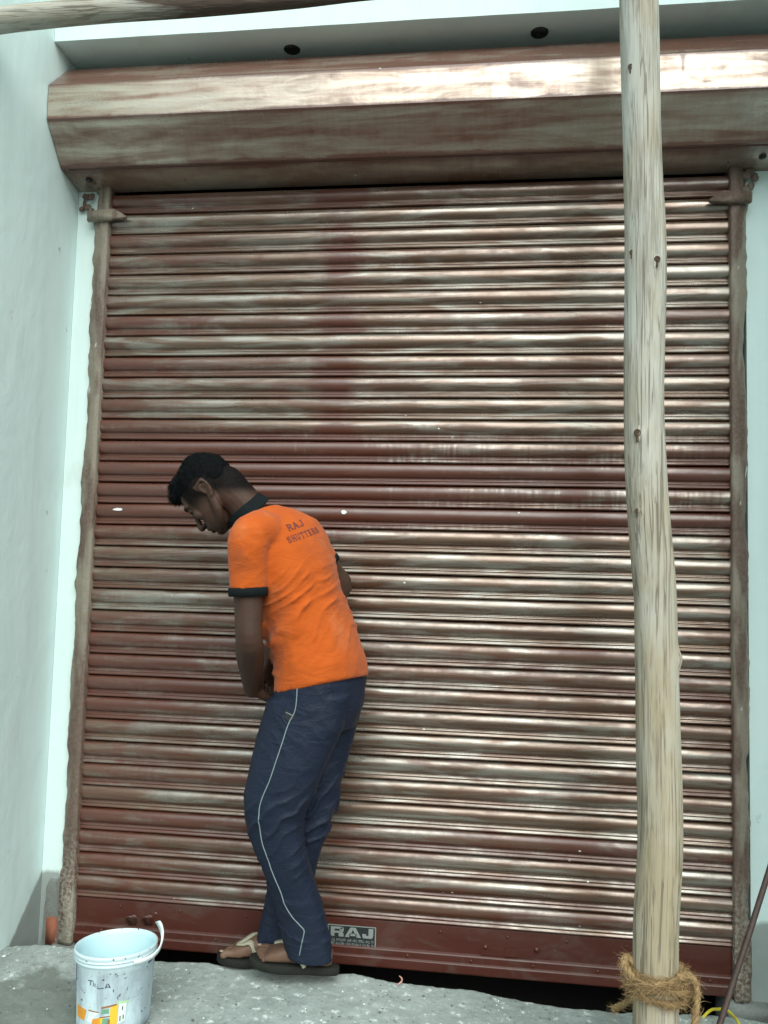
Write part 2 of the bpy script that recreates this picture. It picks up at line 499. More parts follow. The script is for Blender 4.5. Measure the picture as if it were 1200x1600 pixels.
# rough concrete apron in front of the shop, ragged broken edge along the shutter
EDGE = [(-1.5, 0.012), (-0.154, 0.009), (-0.035, 0.018), (0.126, 0.019), (0.381, 0.001), (0.566, 0.006), (0.749, 0.010), (0.968, 0.012), (1.134, 0.002),
        (1.354, -0.007), (1.598, -0.028), (1.763, -0.031), (1.96, -0.018), (2.102, -0.012), (2.189, -0.018), (3.8, -0.02)]
def edge_z(x):
    return float(np.interp(x, [e[0] for e in EDGE], [e[1] for e in EDGE]))
def apron_z(x, y):
    f = min(1, max(0, (-0.19 - y) / 0.5))
    z = edge_z(x) * (1 - f) + 0.0 * f
    z += 0.004 * fbm((x, y, 0), 5, 3) + 0.0020 * fbm((x, y, 0), 22, 3, 3.0) + 0.0012 * fbm((x, y, 0), 75, 3, 6.0)
    return z
bm = bmesh.new()
xs = np.concatenate([np.linspace(-1.5, -0.3, 14)[:-1], np.linspace(-0.3, 2.4, 460)[:-1], np.linspace(2.4, 3.8, 12)])
ys = np.concatenate([np.linspace(-0.19, -0.62, 75)[:-1], np.linspace(-0.62, -0.85, 6)])
G = []
for x in xs:
    e = 0.010 * fbm((x, 0, 0), 7, 4, 5.0) + 0.004 * fbm((x, 0, 0), 40, 2, 9.0)
    row = []
    yy = [-0.19 + e] + [y + e * max(0, 1 - (-0.19 - y) / 0.08) for y in ys[1:]]
    row.append(bm.verts.new((x, -0.17 + e, -0.30)))
    row.append(bm.verts.new((x, -0.178 + e * 1.1, apron_z(x, -0.19) - 0.022 + 0.006 * fbm((x, 2, 0), 30, 2))))
    for y in yy:
        row.append(bm.verts.new((x, y, apron_z(x, y))))
    row.append(bm.verts.new((x, ys[-1] - 0.02, -0.37)))
    G.append(row)
for a, b in zip(G, G[1:]):
    for i in range(len(a) - 1):
        bm.faces.new((a[i], b[i], b[i + 1], a[i + 1]))
tag(obj('pavement', bm, M_apron), kind='structure')

# floor strip below the shutter and inside, set low and coloured near-black as shade
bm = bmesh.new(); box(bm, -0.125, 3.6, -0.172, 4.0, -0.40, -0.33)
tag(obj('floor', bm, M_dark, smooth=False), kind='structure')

shop = thing('shop_building', 'pale mint plastered shop front that frames the maroon shutter', 'building', (1.0, 0.0, 0.0))
shop_parts = []
def spart(name, bm, m, smooth=False, label=None):
    o = obj(name, bm, m, None, smooth)
    o.parent = shop; o.matrix_parent_inverse = Matrix.Translation(shop.location).inverted()
    if label: o['label'] = label
    return o
# deep side wall: projects towards the street beyond the opening
bm = bmesh.new(); box(bm, -1.6, -0.129, -0.95, 4.0, -0.35, 4.4)
bmesh.ops.bevel(bm, geom=bm.edges[:], offset=0.006, segments=2, affect='EDGES')
spart('side_wall', bm, M_side)
bm = bmesh.new(); box(bm, 2.47, 3.9, -1.0, -0.004, -0.35, 4.4)
bmesh.ops.bevel(bm, geom=bm.edges[:], offset=0.006, segments=2, affect='EDGES')
spart('side_wall', bm, M_wall)
# narrow reveal strip and the wall right of the shutter, lintel wall behind the hood
bm = bmesh.new(); box(bm, -0.128, -0.045, -0.004, 0.22, -0.16, 2.72)
spart('reveal_wall', bm, M_wall)
bm = bmesh.new(); box(bm, 2.205, 3.8, 0.0, 0.22, -0.34, 2.72)
spart('front_wall', bm, M_wall)
bm = bmesh.new(); box(bm, -0.128, 3.8, 0.003, 0.22, 2.72, 3.018)
spart('lintel', bm, M_wall)
# beam over the opening, with the shaded soffit
bm = bmesh.new()
n_ = 40
rings = []
for i in range(n_ + 1):
    x = -0.128 + (2.468 + 0.128) * i / n_
    dz = 0.0095 * i / n_ + 0.0015 * fbm((x, 0, 0), 3, 2)
    rings.append([Vector((x, -0.221 + 0.002 * fbm((x, 3, 0), 4, 2), 3.020 + dz)), Vector((x, 0.22, 3.020 + dz)), Vector((x, 0.22, 4.4)), Vector((x, -0.221, 4.4))])
loft(bm, rings)
beam = spart('beam', bm, M_wall)
# wiring holes knocked into the soffit; black plugs stand in for their shade
for hx, hy in ((0.678, -0.108), (1.518, -0.125)):
    bm = bmesh.new()
    loft(bm, [[Vector((hx + rr * (1 + 0.18 * fbm((math.cos(a), math.sin(a), hx + zz), 1.5, 2)) * math.cos(a), hy + rr * 0.9 * math.sin(a), zz)) for a in [2 * math.pi * i / 22 for i in range(22)]] for rr, zz in ((0.032, 2.99), (0.030, 3.03), (0.026, 3.05), (0.024, 3.16))])
    cut = obj('cut', bm, M_cem)
    md = beam.modifiers.new('b', 'BOOLEAN'); md.object = cut; md.operation = 'DIFFERENCE'; md.solver = 'EXACT'
    bpy.context.view_layer.update()
    me_ = bpy.data.meshes.new_from_object(beam.evaluated_get(bpy.context.evaluated_depsgraph_get()))
    beam.modifiers.clear(); beam.data = me_
    bpy.data.objects.remove(cut)
    bm = bmesh.new()
    loft(bm, [[Vector((hx + rr * math.cos(a), hy + rr * math.sin(a), zz)) for a in [2 * math.pi * i / 16 for i in range(16)]] for rr, zz in ((0.0285, 3.0225), (0.0275, 3.03), (0.0245, 3.05), (0.0225, 3.14))], cap=True)
    spart('hole_shade', bm, M_black, True)
# shop interior: back and side walls and ceiling, their shade put into a near-black colour
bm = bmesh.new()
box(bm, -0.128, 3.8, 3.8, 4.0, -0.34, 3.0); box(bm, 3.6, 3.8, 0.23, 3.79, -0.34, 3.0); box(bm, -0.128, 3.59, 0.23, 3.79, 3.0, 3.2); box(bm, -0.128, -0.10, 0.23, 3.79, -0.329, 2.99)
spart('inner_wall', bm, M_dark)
# broken plaster at the foot of the reveal: cement coat and a bare brick
bm = bmesh.new()
rings = []
prof = [(-0.112, 0.00), (-0.112, 0.055), (-0.107, 0.085), (-0.106, 0.125), (-0.096, 0.155), (-0.072, 0.152), (-0.055, 0.166), (-0.046, 0.164), (-0.046, -0.10), (-0.116, -0.10)]
for yy, sc in ((0.0, 1.0), (-0.008, 0.99), (-0.010, 0.94)):
    cx, cz = -0.088, 0.04
    rings.append([Vector((cx + (px - cx) * sc, yy + 0.003 * fbm((px, pz, yy), 20, 2), cz + (pz - cz) * sc)) for px, pz in prof])
rings.insert(0, [Vector((p.x, 0.20, p.z)) for p in rings[0]])
loft(bm, rings)
spart('cement_patch', bm, M_cem)
bm = bmesh.new(); box(bm, -0.098, -0.060, -0.014, 0.04, -0.075, 0.030)
bmesh.ops.bevel(bm, geom=bm.edges[:], offset=0.004, segments=2, affect='EDGES')
for v in bm.verts: v.co += Vector((0.004, 0.004, 0.006)) * fbm(v.co, 25, 2)
spart('brick', bm, M_brick, True)
# rough mortar under the guide rails
for (x0, x1, z1) in ((-0.068, 0.012, -0.055), (2.125, 2.26, -0.055)):
    bm = bmesh.new(); box(bm, x0, x1, -0.045, 0.10, -0.22, z1)
    bmesh.ops.subdivide_edges(bm, edges=bm.edges[:], cuts=5, use_grid_fill=True)
    for v in bm.verts: v.co += Vector((0.010, 0.014, 0.006)) * fbm(v.co, 18, 3, x0)
    spart('mortar', bm, M_cem, True)
# tuft of mortar and torn plaster over the guide heads
for (cx, cz, s) in ((-0.075, 2.545, 1.0), (2.205, 2.535, 1.2)):
    bm = bmesh.new()
    for k in range(9):
        c = Vector((cx + random.uniform(-0.035, 0.03) * s, -0.012 - random.uniform(0, 0.012), cz + random.uniform(-0.03, 0.05)))
        ellipsoid(bm, c, (0.010 * s, 0, 0), (0, 0.007, 0), (0, 0, random.uniform(0.008, 0.02)), 8, 6)
    for v in bm.verts: v.co += Vector((0.006, 0.003, 0.006)) * fbm(v.co, 60, 2)
    spart('plaster_crumb', bm, M_guide, True)

# ------------------------------------------------------------------ roller shutter
shutter = thing('roller_shutter', 'tall ribbed steel roller shutter streaked with maroon primer, almost shut', 'shutter', (1.075, 0, 0.0))
INV = Matrix.Translation(shutter.location).inverted()
def shpart(name, bm, m, smooth=True, parent=None):
    o = obj(name, bm, m, None, smooth)
    if parent is None:
        o.parent = shutter; o.matrix_parent_inverse = INV
    else:
        o.parent = parent; o.matrix_parent_inverse = parent.matrix_world.inverted()
    return o
P_ = 0.075
# profile from seam downwards: (distance below the upper seam, distance out from the curtain plane)
prof = [(0.0005, -0.004), (0.002, 0.000)]
for i in range(13):                                   # main convex bow
    t = math.pi * (0.06 + 0.86 * i / 12)
    prof.append((0.0255 - 0.0235 * math.cos(t), 0.0015 + 0.0155 * math.sin(t) ** 0.85))
prof += [(0.0515, 0.0020), (0.0535, 0.0030), (0.0560, 0.0058), (0.0580, 0.0066), (0.0600, 0.0058), (0.0618, 0.0046), (0.0635, 0.0052), (0.0660, 0.0084), (0.0685, 0.0096), (0.0708, 0.0086), (0.0726, 0.0055), (0.0735, 0.0010), (0.0738, -0.005)]
SX = np.linspace(-0.022, 2.175, 90)
for nrow in range(0, 34):
    zt = 0.10 + (33 - nrow) * P_ + P_
    if nrow == 0: continue
    bm = bmesh.new()
    dy = random.uniform(-0.0012, 0.0012); ph = random.uniform(0, 9)
    tw = random.uniform(-0.0012, 0.0012)
    rows = []
    for x in SX:
        wob = 0.0009 * fbm((x, nrow * 3.1, 0), 2.5, 2) + tw * (x - 1.0)
        dent = 0.0030 * max(0, fbm((x, nrow * 1.7, 4), 4.5, 3) - 0.22)
        rows.append([bm.verts.new((x, -(o_ * (1 - dent * 40) + dy + wob), zt - s_ - 0.0014 * fbm((x, nrow * 1.3, 8), 1.2, 2))) for s_, o_ in prof])
    for a, b in zip(rows, rows[1:]):
        for i in range(len(a) - 1):
            bm.faces.new((a[i], a[i + 1], b[i + 1], b[i]))
    bmesh.ops.recalc_face_normals(bm, faces=bm.faces)
    if sum(f.normal.y for f in bm.faces) > 0: bmesh.ops.reverse_faces(bm, faces=bm.faces)
    me = bpy.data.meshes.new('slat'); bm.to_mesh(me); bm.free()
    me.polygons.foreach_set('use_smooth', [True] * len(me.polygons))
    o = link('slat', me, M_shut); o.parent = shutter; o.matrix_parent_inverse = INV
# plain bottom plate with a folded lower rail
bm = bmesh.new()
pp = [(0.0995, 0.004), (0.0985, -0.0025), (0.094, -0.0030), (0.060, -0.0032), (0.016, -0.0032), (0.012, -0.0090), (0.009, -0.0110), (-0.010, -0.0112), (-0.013, -0.0150), (-0.0155, -0.0165), (-0.040, -0.0170), (-0.044, -0.0150), (-0.046, 0.012), (0.02, 0.012)]
rows = []
for x in np.linspace(-0.018, 2.170, 50):
    rows.append([bm.verts.new((x, y + 0.0012 * fbm((x, z * 3, 0), 4, 2), z + 0.0012 * fbm((x, 5, 0), 2, 2))) for z, y in pp])
for a, b in zip(rows, rows[1:]):
    for i in range(len(a) - 1): bm.faces.new((a[i], a[i + 1], b[i + 1], b[i]))
plate = shpart('bottom_plate', bm, M_prim, False)
bpy.context.view_layer.update()
def rivet(x, z, r=0.0048, y=-0.0035):
    bm = bmesh.new(); ellipsoid(bm, (x, y, z), (r, 0, 0), (0, 0, r), (0, -r * 0.75, 0), 10, 6)
    return shpart('rivet', bm, M_prim, True, plate)
for x in (0.16, 0.37, 0.60, 1.245, 1.46, 1.645, 1.83, 1.99): rivet(x, 0.078)
for x in (0.10, 0.5, 1.14, 1.345, 1.54, 1.74, 1.95, 2.08): rivet(x, -0.0015, 0.005, -0.0115)
# lock hasps and pull bracket on the plate
def hasp(x, z):
    bm = bmesh.new()
    tube(bm, [(x - 0.013, -0.003, z - 0.016), (x - 0.015, -0.018, z), (x - 0.008, -0.024, z + 0.014), (x + 0.010, -0.020, z + 0.012), (x + 0.015, -0.003, z - 0.010)], [0.0035, 0.004, 0.0042, 0.004, 0.0035], 8, k=3)
    box(bm, x - 0.014, x + 0.014, -0.0060, -0.0035, z - 0.020, z + 0.014)
    shpart('hasp', bm, M_prim, True, plate)
hasp(0.205, 0.040); hasp(0.262, 0.044)
bm = bmesh.new()
box(bm, 1.375, 1.545, -0.0070, -0.0034, 0.018, 0.040)
box(bm, 1.452, 1.492, -0.0100, -0.0072, 0.020, 0.046)
shpart('latch_plate', bm, M_prim, False, plate)
rivet(1.390, 0.041, 0.009); rivet(1.552, 0.046, 0.009)

# hood: four-facet bent sheet box
bm = bmesh.new()
HP = [(0.000, 2.990), (-0.130, 2.976), (-0.2445, 2.850), (-0.2425, 2.730), (-0.140, 2.612), (0.004, 2.588)]
rows = []
for x in np.linspace(-0.126, 2.440, 90):
    r = []
    for j in range(len(HP) - 1):
        (y0, z0), (y1, z1) = HP[j], HP[j + 1]
        K = 6
        for t in range(K):
            f = t / K
            y = y0 + (y1 - y0) * f; z = z0 + (z1 - z0) * f
            if 0 < j and j < 4:
                amp = 0.0022 * math.sin(math.pi * f)
                y += amp * fbm((x, j * 5, f), 3.0, 2) ; z += 0.4 * amp * fbm((x, j * 7, f), 3.5, 2)
            r.append((x, y, z))
    r.append((x, *HP[-1]))
    rows.append([bm.verts.new(p) for p in r])
for a, b in zip(rows, rows[1:]):
    for i in range(len(a) - 1): bm.faces.new((a[i], a[i + 1], b[i + 1], b[i]))
bm.edges.ensure_lookup_table()
bmesh.ops.recalc_face_normals(bm, faces=bm.faces)
for e in bm.edges:
    if len(e.link_faces) == 2 and e.calc_face_angle(0) > 0.3: e.smooth = False
hood = shpart('hood', bm, M_hood, True)
bpy.context.view_layer.update()
bm = bmesh.new()
rg = [[Vector((x, y * s + (-0.10) * (1 - s), z * s + 2.80 * (1 - s))) for y, z in HP] for x, s in ((2.441, 1.0), (2.455, 1.0))]
loft(bm, rg)
shpart('end_cap', bm, M_prim, False, hood)
# folded seam along the lower back edge of the hood and the screws at both ends
bm = bmesh.new(); tube(bm, [(-0.10, -0.128, 2.6105), (0.8, -0.128, 2.6100), (2.43, -0.128, 2.6105)], 0.0035, 6)
shpart('hood_seam', bm, M_prim, True, hood)
for x in (-0.055, 2.235):
    bm = bmesh.new(); ellipsoid(bm, (x, -0.075, 2.598), (0.012, 0, 0), (0, 0.012, 0), (0, 0, 0.006), 10, 6)
    shpart('bolt', bm, M_black, True, hood)

# guide rails with lumpy painted edges
def guide(x_in, x_out, seed):
    bm = bmesh.new()
    rings = []
    sgn = 1 if x_out > x_in else -1
    for i in range(220):
        z = -0.05 + (2.60 + 0.05) * i / 219
        wob = 0.012 * fbm((0, seed, z), 3.2, 3) + 0.0055 * fbm((3, seed, z), 22, 3)
        if z < 0.18: wob = wob * 0.3 + 0.004
        bulge = 0.008 * max(0, 1 - abs(z - 2.49) / 0.06)
        xo = x_out + sgn * (wob + bulge)
        mid = x_in + (xo - x_in) * (0.42 + 0.18 * fbm((7, seed, z), 5, 2))
        yf = -0.030 + 0.0015 * fbm((1, seed, z), 9, 2)
        rings.append([Vector((x_in, 0.05, z)), Vector((x_in, yf + 0.001, z)), Vector((x_in + sgn * 0.003, yf - 0.0015, z)), Vector((mid, yf - 0.002, z)), Vector((mid + sgn * 0.006, yf + 0.005, z)), Vector((xo - sgn * 0.012, yf + 0.006, z)), Vector((xo, -0.004, z)), Vector((xo, 0.05, z))])
    loft(bm, rings)
    g = shpart('guide_rail', bm, M_guide, True)
    bpy.context.view_layer.update()
    # stop lug welded across the rail head, pointing over the curtain
    bm = bmesh.new()
    zc = 2.485
    a = [(x_out + sgn * 0.012, zc - 0.022), (x_out + sgn * 0.014, zc + 0.016), (x_in - sgn * 0.025, zc + 0.022), (x_in - sgn * 0.072, zc - 0.008), (x_in - sgn * 0.070, zc - 0.016), (x_in, zc - 0.022)]
    loft(bm, [[Vector((x, y, z)) for x, z in a] for y in (-0.030, -0.046)])
    bmesh.ops.bevel(bm, geom=bm.edges[:], offset=0.003, segments=2, affect='EDGES')
    for v in bm.verts: v.co += Vector((0.002, 0.003, 0.003)) * fbm(v.co, 40, 2)
    shpart('stop_lug', bm, M_guide, True, g)
guide(0.004, -0.058, 1.0)
guide(2.148, 2.200, 4.0)

# ---------------- lettering by strokes
LET = {
 'R': [[(0.16, 0), (0.16, 1)], [(0.16, 0.92), (0.6, 0.92), (0.8, 0.8), (0.8, 0.64), (0.6, 0.5), (0.16, 0.5)], [(0.5, 0.5), (0.88, 0.02)]],
 'A': [[(0.06, 0), (0.46, 1)], [(0.5, 1), (0.92, 0)], [(0.22, 0.32), (0.76, 0.32)]],
 'J': [[(0.72, 1), (0.72, 0.22), (0.55, 0.06), (0.3, 0.06), (0.14, 0.24)]],
 'S': [[(0.82, 0.78), (0.66, 0.93), (0.32, 0.93), (0.14, 0.76), (0.24, 0.58), (0.74, 0.43), (0.86, 0.25), (0.68, 0.07), (0.3, 0.07), (0.12, 0.24)]],
 'H': [[(0.18, 0), (0.18, 1)], [(0.82, 0), (0.82, 1)], [(0.18, 0.5), (0.82, 0.5)]],
 'U': [[(0.18, 1), (0.18, 0.25), (0.36, 0.06), (0.64, 0.06), (0.82, 0.25), (0.82, 1)]],
 'T': [[(0.5, 0), (0.5, 0.92)], [(0.06, 0.92), (0.94, 0.92)]],
 'E': [[(0.2, 0), (0.2, 1)], [(0.2, 0.93), (0.84, 0.93)], [(0.2, 0.5), (0.7, 0.5)], [(0.2, 0.07), (0.86, 0.07)]],
 'I': [[(0.5, 0), (0.5, 1)]],
 'L': [[(0.2, 1), (0.2, 0.07), (0.8, 0.07)]],
 '-': [[(0.2, 0.1), (0.8, 0.1)]],
}
SERIF = {'R': [(0.0, 0.34, 0), (0.0, 0.3, 1), (0.74, 1.0, 0)], 'A': [(-0.06, 0.2, 0), (0.78, 1.06, 0)], 'J': [(0.54, 0.92, 1)], 'H': [(0.04, 0.34, 0), (0.04, 0.34, 1), (0.66, 0.98, 0), (0.66, 0.98, 1)],
         'U': [(0.04, 0.34, 1), (0.68, 0.98, 1)], 'T': [(0.34, 0.66, 0)], 'E': [(0.06, 0.3, 0), (0.06, 0.3, 1)]}
def glyph_quads(ch, w, serif=False, step=0.13):
    """list of quads (4 points each) covering one letter in the unit box"""
    qs = []
    def seg(a, b, ww):
        a = np.array(a, float); b = np.array(b, float)
        d = b - a; L = np.linalg.norm(d); d = d / L; nn = np.array((-d[1], d[0])) * ww / 2
        k = max(1, int(L / step))
        for i in range(k):
            p, q = a + d * L * i / k - d * (0.25 * ww if i == 0 else 0), a + d * L * (i + 1) / k + d * (0.25 * ww if i == k - 1 else 0)
            qs.append((p - nn, q - nn, q + nn, p + nn))
    for pl in LET[ch]:
        for a, b in zip(pl, pl[1:]): seg(a, b, w)
    if serif:
        for x0, x1, y in SERIF.get(ch, []): seg((x0, y), (x1, y), w * 0.55)
    return qs

# maker's plate riveted to the bottom plate
M_plate = plain('plate_enamel', (0.022, 0.028, 0.028), 0.45)
M_tin = plain('plate_bare_tin', (0.34, 0.37, 0.355), 0.42, 0.3, 0.3, 300)
bm = bmesh.new(); box(bm, 0.876, 1.036, -0.0055, -0.0036, -0.002, 0.0755)
mk = shpart('maker_plate', bm, M_plate, False, plate)
bm = bmesh.new()
for (a, b, c, d) in ((0.876, 1.036, 0.0735, 0.0762), (0.876, 1.036, -0.0027, -0.0002), (0.876, 0.879, 0.0, 0.0733), (1.0325, 1.036, 0.0, 0.0733)):
    box(bm, a, b, -0.0068, -0.0057, c, d)
BOLD = {'R': [[(0, 0), (0.3, 0), (0.3, 1), (0, 1)], [(0.3, 0.76), (0.9, 0.76), (0.9, 1), (0.3, 1)], [(0.68, 0.5), (1, 0.55), (1, 0.88), (0.9, 1), (0.68, 0.76)], [(0.3, 0.34), (0.9, 0.34), (1, 0.55), (0.68, 0.56), (0.3, 0.56)], [(0.62, 0), (1.0, 0), (1.0, 0.34), (0.62, 0.34)]],
        'A': [[(0, 0), (0.27, 0), (0.50, 0.78), (0.50, 1), (0.34, 1)], [(0.73, 0), (1, 0), (0.66, 1), (0.50, 1), (0.50, 0.78)], [(0.24, 0.14), (0.76, 0.14), (0.70, 0.38), (0.30, 0.38)]],
        'J': [[(0.56, 0.28), (1, 0.28), (1, 1), (0.56, 1)], [(0.06, 0), (0.9, 0), (1, 0.28), (0, 0.28)], [(0, 0.28), (0.34, 0.28), (0.34, 0.44), (0, 0.44)]]}
x = 0.886
for ch, wd in (('R', 0.043), ('A', 0.054), ('J', 0.036)):
    for poly in BOLD[ch]:
        bm.faces.new([bm.verts.new((x + u * wd, -0.0060, 0.039 + v * 0.031)) for u, v in poly])
    x += wd + 0.004
# three rows of small print, too worn to read
for row, (zc, hh) in enumerate(((0.0285, 0.0085), (0.0165, 0.0085), (0.0055, 0.006))):
    x = 0.884
    while x < 1.028:
        for q_ in range(random.randint(4, 8)):
            if x > 1.027: break
            w_ = random.uniform(0.0022, 0.0034)
            z0 = zc - hh / 2
            a = random.random()
            box(bm, x, x + 0.0009, -0.0063, -0.0058, z0, z0 + hh)
            if a < 0.7: box(bm, x + 0.0011, x + w_, -0.0063, -0.0058, z0 + (0 if a < 0.3 else hh * 0.78), z0 + hh * (0.22 if a < 0.3 else 1.0))
            if a > 0.4: box(bm, x + w_ - 0.0008, x + w_, -0.0064, -0.0059, z0 + hh * 0.25, z0 + hh * 0.75)
            x += w_ + 0.0009
        x += 0.004
lt = obj('plate_lettering', bm, M_tin, None, False, recalc=False)
bpy.context.view_layer.update()
lt.parent = plate; lt.matrix_parent_inverse = plate.matrix_world.inverted()


# two torn white paper scraps stuck on the curtain
M_paper = plain('white_scrap', (0.75, 0.78, 0.74), 0.8)
for (cx, cy, cz), w, h in (((0.8905, -0.0185, 1.4316), 0.011, 0.0075), ((0.0895, -0.0185, 1.4271), 0.022, 0.006)):
    bm = bmesh.new()
    pts = [(cx + w * random.uniform(0.7, 1.05) * math.cos(a), cy, cz + h * random.uniform(0.7, 1.05) * math.sin(a)) for a in [2 * math.pi * (i + 0.5) / 8 for i in range(8)]]
    loft(bm, [[Vector(p) for p in pts], [Vector(p) - Vector((0, 0.0008, 0)) for p in pts]])
    shpart('scrap', bm, M_paper, False)

# ------------------------------------------------------------------ scaffold poles
def pole(name, pts, radii, label, knots, seed, group):
    full = catmull([(*p, r) for p, r in zip(pts, radii)], 26)
    base = Vector(full[0][:3])
    P, F = frames([f[:3] for f in full])
    seg = 40
    rings = []
    ax = []
    for i, (p, f, (t, u, v)) in enumerate(zip(P, full, F)):
        L = (p - P[0]).length
        ring = []
        for j in range(seg):
            a = 2 * math.pi * j / seg
            d = u * math.cos(a) + v * math.sin(a)
            r = f[3] * (1 + 0.035 * fbm((math.cos(a) * 0.8, math.sin(a) * 0.8, L * 1.2 + seed), 1.6, 3) + 0.012 * fbm((math.cos(a) * 6, math.sin(a) * 6, L * 2.0 + seed), 1, 2))
            q = p + d * r
            for kp, kr, kh in knots:
                dd = (q - Vector(kp)).length
                r += kh * math.exp(-(dd / kr) ** 2)
            ring.append(p + d * r - base)
        rings.append(ring)
    bm = bmesh.new(); loft(bm, rings)
    o = obj(name, bm, M_pole)
    o.location = base
    tag(o, label, 'pole', group)
    return o, base
VP_ = [(1.8021, -0.5500, 0.0739), (1.8028, -0.5500, 0.1498), (1.8034, -0.5500, 0.3708), (1.8125, -0.5500, 0.5676), (1.8076, -0.5500, 0.8364), (1.8010, -0.5500, 1.1432), (1.7957, -0.5520, 1.2415), (1.7821, -0.5550, 1.4064), (1.7727, -0.5600, 1.5728), (1.7691, -0.5600, 1.7417), (1.7724, -0.5650, 2.0834), (1.7626, -0.5700, 2.3613), (1.7506, -0.5750, 2.7882), (1.7451, -0.5800, 3.2630)]
VR_ = [0.0545, 0.0545, 0.0550, 0.0550, 0.0545, 0.0525, 0.0530, 0.0525, 0.0518, 0.0510, 0.0535, 0.0492, 0.0510, 0.0490]
KN = [((1.7248, -0.6100, 2.0749), 0.012, 0.004), ((1.7864, -0.6150, 2.0461), 0.014, 0.006), ((1.7422, -0.6100, 1.6009), 0.014, 0.006), ((1.7462, -0.6000, 1.4057), 0.010, 0.005), ((1.7214, -0.6200, 2.5623), 0.010, 0.003), ((1.8557, -0.5600, 1.0324), 0.022, 0.010)]
v_pole, v_base = pole('wooden_pole', VP_, VR_, 'upright bleached wooden pole standing before the right side of the shutter', KN, 3.0, 'scaffold poles')
# knots: dark resin rings set in the pole
M_knot = plain('dark_knot', (0.085, 0.055, 0.032), 0.85)
M_ring = plain('knot_heart', (0.24, 0.17, 0.11), 0.85)
def knot(px, r, parent, base):
    c = Vector(px)
    bm = bmesh.new()
    d = Vector((0.0, -1.0, 0.0))
    for rr, tr in ((r, r * 0.34), (r * 0.45, r * 0.30)):
        pts = [c + Vector((math.cos(a) * rr, 0, math.sin(a) * rr * 1.15)) for a in [2 * math.pi * i / 14 for i in range(15)]]
        tube(bm, pts, tr, 6, dome=False)
    ellipsoid(bm, c + Vector((0, 0.001, -r * 1.9)), (r * 0.55, 0, 0), (0, 0.002, 0), (0, 0, r * 1.7), 8, 6)
    o = obj('knot', bm, M_knot)
    o.parent = parent; o.matrix_parent_inverse = Matrix.Translation(base).inverted()
pb = bvh_of(v_pole.data)
for x_, z_, r_ in ((1.7298, -0.6000, 2.0805)[0::2] + (0.0048,), (1.7895, -0.6000, 2.0519)[0::2] + (0.0062,), (1.7440, -0.6000, 1.6043)[0::2] + (0.0070,), (1.7462, -0.6000, 1.4057)[0::2] + (0.0045,), (1.7233, -0.6000, 2.5787)[0::2] + (0.0055,)):
    h = pb.ray_cast(Vector((x_, -2, z_)) - v_base, Vector((0, 1, 0)))
    if h[0]: knot(h[0] + v_base + Vector((0, -0.001, 0)), r_, v_pole, v_base)

HPp = [(-0.5934, -0.6200, 2.7969), (-0.2415, -0.6200, 2.7846), (-0.0621, -0.6200, 2.8055), (0.2316, -0.6200, 2.8170), (0.5173, -0.6200, 2.8148), (0.7947, -0.6200, 2.8127), (0.9928, -0.6200, 2.8133), (1.1344, -0.6200, 2.8117)]
HR_ = [0.036, 0.035, 0.0345, 0.033, 0.029, 0.022, 0.013, 0.008]
n2 = M_pole
M_pole = wood_material('dark_barked_wood', True)
h_pole, h_base = pole('wooden_pole', HPp, HR_, 'thin tapering wooden pole lying level across the top left corner', [((0.4314, -0.6400, 2.8130), 0.02, 0.004)], 11.0, 'scaffold poles')
M_pole = n2

# ------------------------------------------------------------------ coir rope round the upright pole
n = NT('coir_fibre')
o_ = n.coord('Object')
f_ = n.noise(o_, 120, 3)
M_coir = n.set(col=n.mix(n.math('ADD', n.math('MULTIPLY', f_, 0.7), n.math('MULTIPLY', n.noise(o_, 14, 3), 0.3)), (0.15, 0.085, 0.033), (0.50, 0.34, 0.165)), rough=0.85)
rope = thing('coir_rope', 'frayed brown coir rope wound around the foot of the upright pole', 'rope', (1.7989, -0.5500, 0.2411))
def pole_c(z):
    zs = [p[2] for p in VP_]
    return Vector((np.interp(z, zs, [p[0] for p in VP_]), np.interp(z, zs, [p[1] for p in VP_]), z))
RC = rope.location.copy()
def rpart(name, bm, kind=None):
    o = obj(name, bm, M_coir, None, True)
    o.parent = rope; o.matrix_parent_inverse = Matrix.Translation(RC).inverted()
    if kind: o['kind'] = kind
    return o
rng = random.Random(5)
paths = []
z0 = RC.z
for k in range(5):
    pts = []
    zc = z0 + 0.024 - 0.0125 * k
    for i in range(33):
        a = 2 * math.pi * i / 32 + k
        c = pole_c(zc)
        R_ = 0.061 + 0.005 * (k % 2) + 0.004 * math.sin(3 * a + k)
        pts.append(c + Vector((math.cos(a) * R_, math.sin(a) * R_, 0.009 * math.sin(a * 1 + k * 1.3) - 0.012 * math.sin(a) * (1 if k % 2 else 0.3))))
    paths.append((pts, 0.0060))
